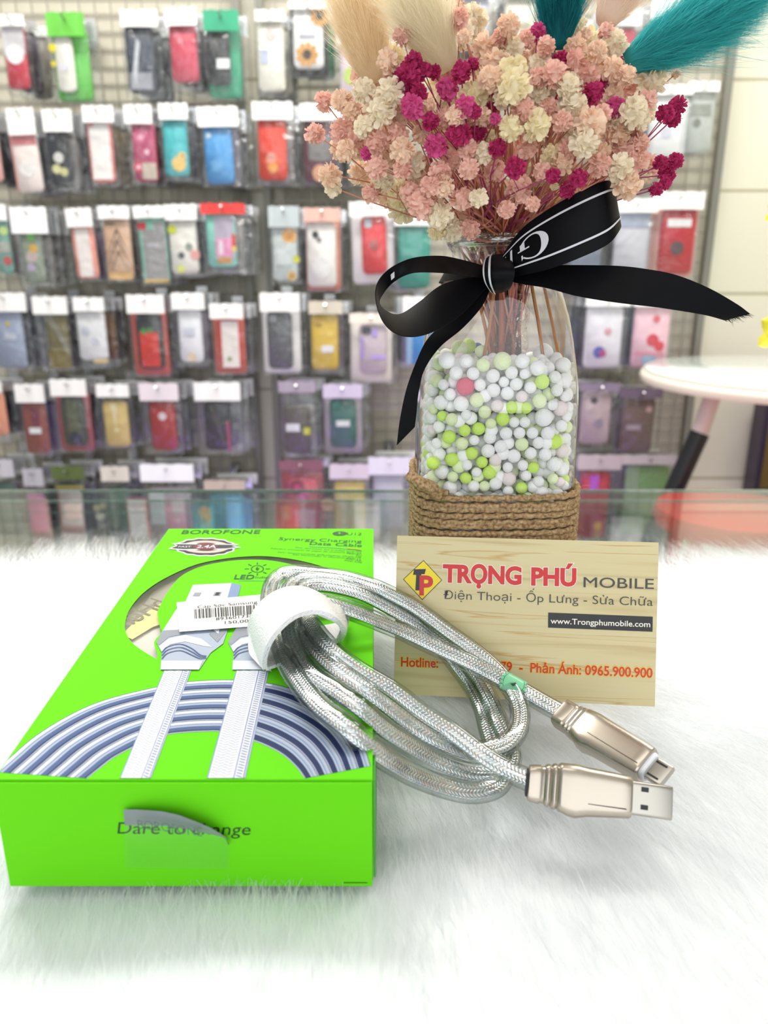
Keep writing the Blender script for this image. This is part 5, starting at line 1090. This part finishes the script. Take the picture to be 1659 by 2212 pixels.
L_ = '''701,219,38,p 739,217,40,o 680,289,40,p 738,284,46,p 748,325,40,o 714,378,46,o 719,405,36,c 792,331,26,h 786,197,46,c 786,273,42,c 839,134,44,o 841,203,56,c 824,242,54,c 814,307,50,p 814,362,46,p 828,392,44,c 803,416,40,p 868,78,34,p
893,130,32,m 886,166,50,m 871,181,46,m 890,231,44,h 967,192,42,h 938,155,28,m 996,155,38,m 1021,139,24,m 1005,231,42,h 1027,242,26,m 942,315,46,h 991,289,46,m 1034,286,30,m 1070,257,22,h 1114,362,40,m 1060,224,36,m 991,40,40,p 1002,80,26,o 984,7,40,o 1098,54,42,o 1083,78,34,p 1050,105,54,o 1103,105,50,c 1067,137,50,o 1058,170,48,o
1107,152,56,i 1110,188,66,i 1164,141,44,c 1163,170,38,p 1168,206,58,c 1157,271,58,i 1103,278,46,i 1027,210,58,i 1058,291,22,i 1193,336,42,i 1197,403,18,i 1135,87,34,p 1161,69,30,h 1226,188,46,c 1233,235,60,c 951,372,46,p 929,401,40,p 908,441,54,p 886,416,40,p 947,463,54,c 944,499,36,i 976,495,48,c 998,430,44,p 1016,495,42,p 1070,369,42,p 1121,409,52,p
1094,452,34,p 1012,365,40,p 955,401,44,o 1034,427,36,c 871,325,50,o 893,354,50,c 842,336,40,o 911,289,36,o 926,231,30,o 1041,253,36,o 1264,77,26,o 1290,110,40,o 1327,95,48,c 1243,104,44,o 1238,139,52,p 1267,167,48,p 1321,150,46,o 1353,162,36,o 1408,173,58,c 1460,159,18,o 1229,188,48,c 1295,185,32,m 1281,199,40,m 1238,234,60,c 1319,208,50,o 1330,234,40,h
1368,240,56,c 1301,245,34,p 1272,268,58,o 1333,289,56,o 1336,263,44,c 1261,306,58,c 1365,283,40,p 1339,323,58,p 1295,332,44,o 1295,358,46,p 1373,346,50,p 1342,364,54,c 1353,401,56,o 1327,413,24,m 1463,228,34,m 1437,245,34,m 1454,257,30,m 1459,348,32,m 1428,352,30,m 1441,378,32,m 1437,396,24,m 1417,409,26,m 1215,263,40,p 1197,162,50,p
1185,235,40,p 1130,235,44,p 1085,215,36,c 985,250,40,o 960,255,36,p 930,262,34,m 1010,320,40,p 1045,330,40,c 975,345,38,p 1075,320,34,m 1140,320,40,p 1170,370,36,p 1215,355,40,o 1230,320,40,p 1250,385,36,m 1225,410,32,m 1195,380,30,m 1150,440,30,p 900,385,40,o 870,365,38,p 860,290,42,p 860,255,40,o 845,165,34,p 905,200,34,m 915,150,30,m 1310,70,32,p 1370,130,32,c 1400,215,34,p 1380,310,40,p 1385,260,36,c 1180,100,36,p 1210,130,34,m 760,240,34,o 770,300,36,p'''
items = []
for tok in L_.split():
    a = tok.split(','); x, y, s_, c = float(a[0]), float(a[1]), float(a[2]), a[3]; q = min(1, ((x - 1090) / 420) ** 2 + ((y - 290) / 330) ** 2)
    Y = .283 - .046 * math.sqrt(1 - q) + random.uniform(-.006, .008); items.append((x, y, s_, c, Y))
rf = random.Random(11)
while len(items) < 300:
    x, y = rf.uniform(720, 1440), rf.uniform(30, 490)
    if ((x - 1085) / 360) ** 2 + ((y - 270) / 235) ** 2 > 1: continue
    c = rf.choices('pcomhi', (24, 26, 26, 14, 5, 10))[0]
    if x < 820 or x > 1370: c = rf.choice('pco')
    items.append((x, y, rf.uniform(42, 62) * (.75 if c in 'mh' else 1), c, rf.uniform(.275, .325)))
NECK = Vector((BX + .0008, BYC, .168)); FOOT = Vector((.0455, BYC, .131))
todo = sorted(items, key=lambda q: (q[3] in 'mh', q[0])); sprigs = []
while todo:
    s0 = todo.pop(0); grp = [s0]; cls = s0[3] in 'mh'; P0 = GY(s0[0], s0[1], s0[4])
    for q in sorted(todo, key=lambda q: (GY(q[0], q[1], q[4]) - P0).length):
        if len(grp) >= 6: break
        same = (q[3] in 'mh') if cls else (q[3] == s0[3] or (s0[3] in 'po' and q[3] in 'po') or (s0[3] in 'ci' and q[3] in 'ci'))
        if same and (q[3] in 'mh') == cls and (GY(q[0], q[1], q[4]) - P0).length < .021: grp.append(q)
    for q in grp[1:]: todo.remove(q)
    sprigs.append(grp)
used_l = {}
for gi, grp in enumerate(sprigs):
    ps_ = [GY(q[0], q[1], q[4]) for q in grp]; cen = sum(ps_, Vector()) / len(ps_); cx_ = sum(q[0] for q in grp) / len(grp); cy_ = sum(q[1] for q in grp) / len(grp)
    a = rf.uniform(0, 2 * math.pi); rr_ = rf.uniform(.001, .011); N0 = NECK + Vector((rr_ * math.cos(a), rr_ * math.sin(a), 0)); cls = grp[0][3]
    vert = 'top' if cy_ < 140 else 'upper' if cy_ < 240 else 'middle' if cy_ < 340 else 'lower'; side = 'left edge' if cx_ < 800 else 'left side' if cx_ < 960 else 'centre' if cx_ < 1200 else 'right side' if cx_ < 1385 else 'right edge'
    depth = 'front' if sum(q[4] for q in grp) / len(grp) < .27 else 'back'
    lab = f'dried {PAL[cls][1]} baby\'s breath sprig at the {vert} {side} of the bouquet, {depth}'
    r = empty('dried_flower_sprig', N0, lab, 'dried flower', lab.replace("dried ", "") ); used_l.setdefault(lab, []).append(r)
    sm = m_st['m'] if cls in 'mh' else m_st['p']; mb = MB(); node = N0.lerp(cen, .62) + Vector((rf.uniform(-.004, .004), rf.uniform(-.003, .003), 0))
    mb.tube(catmull([FOOT.lerp(N0, .25) + Vector((rf.uniform(-.003, .003), rf.uniform(-.003, .003), 0)), N0, N0.lerp(node, .5) + Vector((0, 0, .003)), node], 4), .00042, sm, 5, .00034)
    if gi % 2 == 0:
        for q in range(2):
            a2 = rf.uniform(0, 6.28); e_ = N0.lerp(cen, rf.uniform(.5, .75)) + Vector((rf.uniform(-.012, .012), rf.uniform(-.01, .01), rf.uniform(-.004, .004))); mb.tube([N0 + Vector((.002 * math.cos(a2), .002 * math.sin(a2), -.004)), N0.lerp(e_, .5) + Vector((0, 0, .002)), e_], .0004, m_st['b'] if cls not in 'mh' else sm, 5, .0002)
    for q, p in zip(grp, ps_):
        rad = q[2] * ((p.y * cp) / 1 + 0) / FPX / 2 * 1.15
        mid = node.lerp(p, .5) + Vector((rf.uniform(-.0015, .0015), rf.uniform(-.0015, .0015), rf.uniform(-.0005, .0015)))
        mb.tube([node, mid, p], .00024, sm, 4, .0002)
        if q[2] > 26:
            b = mid + Vector((rf.uniform(-.004, .004), rf.uniform(-.003, .003), rf.uniform(.001, .005))); mb.tube([mid, b], .00018, sm, 4)
    mb.build('stem', r, True)
    for q, p in zip(grp, ps_):
        rad = q[2] * p.y * .97 / FPX / 2 * 1.15
        o = link('blossom', BM_[q[3]][rf.randrange(3)]); o.parent = r; o.matrix_parent_inverse = Matrix.Translation(-N0); o.location = p; o.scale = (rad * rf.uniform(.92, 1.05), rad, rad * rf.uniform(.9, 1.05)); o.rotation_euler = (rf.uniform(0, 6), rf.uniform(0, 6), rf.uniform(0, 6))
for l_, rs in used_l.items():
    if len(rs) == 1: del rs[0]['group']
# wrapped stalk bundle inside the bottle and loose stalks
bun = empty('stalk_bundle', FOOT, 'brown bundle of flower stalks wrapped in clear film, standing in the foam beads', 'stalk bundle')
mb = MB(); 
for q in range(22):
    a = q * 2.4; r_ = .0050 * math.sqrt((q + .5) / 22); mb.tube([FOOT + Vector((r_ * math.cos(a), r_ * math.sin(a), -.012)), FOOT.lerp(NECK, .5) + Vector((r_ * math.cos(a + .3), r_ * math.sin(a + .3), 0)), NECK + Vector((1.5 * r_ * math.cos(a + .5), 1.5 * r_ * math.sin(a + .5), .004))], .0012, m_st['b'] if q % 3 else mat('stalk_dark', '5E2C22', .7), 6)
mb.build('stalks', bun, True)
mb = MB(); prf = [(.0063 + .0005 * math.sin(i * 1.9), -.004 + .003 * i) for i in range(11)]; mb.lathe(prf, film('wrap_film', (.94, .9, .88), (.8, .7, .64), .1, .5, bump=1, bscale=260, f0=.08), (FOOT.x, FOOT.y, FOOT.z), 20); mb.build('film_wrap', bun, True)
for x0, y0, x1, y1, Y in ((1036, 655, 1058, 765, .279), (1066, 640, 1046, 768, .277), (1072, 622, 1056, 760, .284), (1150, 625, 1172, 765, .283), (1062, 618, 1062, 770, .290), (1180, 640, 1206, 770, .296)):
    a, b = GY(x0, y0, Y), GY(x1, y1, Y); mb = MB(); mb.tube([a + (a - b) * .32, a, a.lerp(b, .5) + Vector((.0003, 0, 0)), b + (b - a) * .08], .0006, mat('stalk_straw', 'C98A58', .7), 6)
    o = mb.build('loose_stalk', bun, True)

# bunny tail grasses
def bunny(bx, by, tx, ty, Y0, Y1, R, c, label, sx, sy, seed, stemm='p', n_=5200, droop=0.):
    A = GY(bx, by, Y0); Bt = GY(tx, ty, Y1); ax = (Bt - A); H = ax.length; ax.normalize(); rr = np.random.default_rng(seed)
    r = empty('bunny_tail_grass', NECK, label, 'dried grass'); m = mat('tail_' + c, c, .65, 0, .25)
    if not m.get('done'): translucent(m, c, .55); m['done'] = 1
    t1 = ax.cross(Vector((0, 1, .2))).normalized(); t2 = ax.cross(t1); prof_ = lambda s: R * (np.clip(np.sin(np.clip(s * 1.02 + .07, 0, 1) * math.pi), 0, 1) ** .5) * (1 - .25 * s)
    mb = MB(); vs = []; K = 14; 
    for i in range(K):
        s = i / (K - 1); q = float(prof_(np.array(s))) * .66
        for j in range(14): vs.append(A + ax * (H * s) + (t1 * math.cos(j * math.pi / 7) + t2 * math.sin(j * math.pi / 7)) * q)
    mb.add(vs, [(i * 14 + j, i * 14 + (j + 1) % 14, (i + 1) * 14 + (j + 1) % 14, (i + 1) * 14 + j) for i in range(K - 1) for j in range(14)] + [tuple(reversed(range(14))), tuple((K - 1) * 14 + j for j in range(14))], m)
    head = mb.build('seed_head', r, True)
    s = rr.random(n_) ** 1.0; a = rr.uniform(0, 2 * np.pi, n_); o = np.array(t1)[None] * np.cos(a)[:, None] + np.array(t2)[None] * np.sin(a)[:, None]; AX = np.array(ax)[None]
    root = np.array(A)[None] + AX * (H * s)[:, None] + o * (prof_(s) * .60)[:, None]
    long = rr.random(n_) < .06; ln = prof_(s) * rr.uniform(.75, 1.15, n_) + .0025; ln = np.where(long, ln * 1.9, ln)
    d = o * np.where(long, .62, .40)[:, None] + AX * .9 + rr.normal(0, .10, (n_, 3)); d /= np.linalg.norm(d, axis=1, keepdims=True); q = np.linspace(0, 1, 6)[None, :, None]
    cu = AX * .22 - o * .12 + rr.normal(0, .10, (n_, 3)) + np.array([[0, 0, -droop]])
    cl = (np.floor(a * 3.5) * 37 + np.floor(s * 22)).astype(int); u_, iv = np.unique(cl, return_inverse=True); jit = rr.normal(0, .16, (len(u_), 3))[iv]
    Pp = root[:, None] + (d[:, None] * q + (cu + jit)[:, None] * q ** 2) * ln[:, None, None]
    f = strands_mesh('fluff', Pp, rr.uniform(.00007, .00015, n_) , m, head); f['kind'] = 'stuff'
    mb = MB(); S_ = GY(sx, sy, (Y0 + BYC) / 2); mb.tube(catmull([FOOT + Vector((0, 0, .01)), NECK, S_, A + ax * .003], 6), .0006, m_st[stemm], 6, .0005); mb.build('stem', r, True)
bunny(812, 180, 752, -60, .268, .262, .0098, 'FFEFD2', 'peach bunny tail grass, leftmost in the bouquet', 960, 350, 21)
bunny(968, 148, 868, -60, .262, .252, .0102, 'FFF8E4', 'cream bunny tail grass right of the peach one at the top left', 1010, 300, 22)
bunny(1203, 108, 1214, -80, .262, .258, .0085, '24909A', 'dark teal bunny tail grass pointing straight up at the top centre', 1130, 340, 23, 'g')
bunny(1352, 138, 1668, -30, .262, .250, .0100, '4CC4C6', 'large teal bunny tail grass leaning far out to the upper right', 1200, 275, 24, 'g', 8500)
bunny(1304, 52, 1380, -90, .318, .322, .0098, 'FFF0E2', 'peach bunny tail grass behind the teal ones', 1220, 250, 25)
bunny(1246, 30, 1262, -90, .335, .338, .0085, 'FFF8EC', 'cream bunny tail grass behind, between the two teal ones', 1180, 250, 27, 'p', 3000)
bunny(968, 40, 950, -70, .300, .298, .0055, '1E6A70', 'small dark teal bunny tail grass behind the cream one', 1040, 300, 26, 'g', 2500)
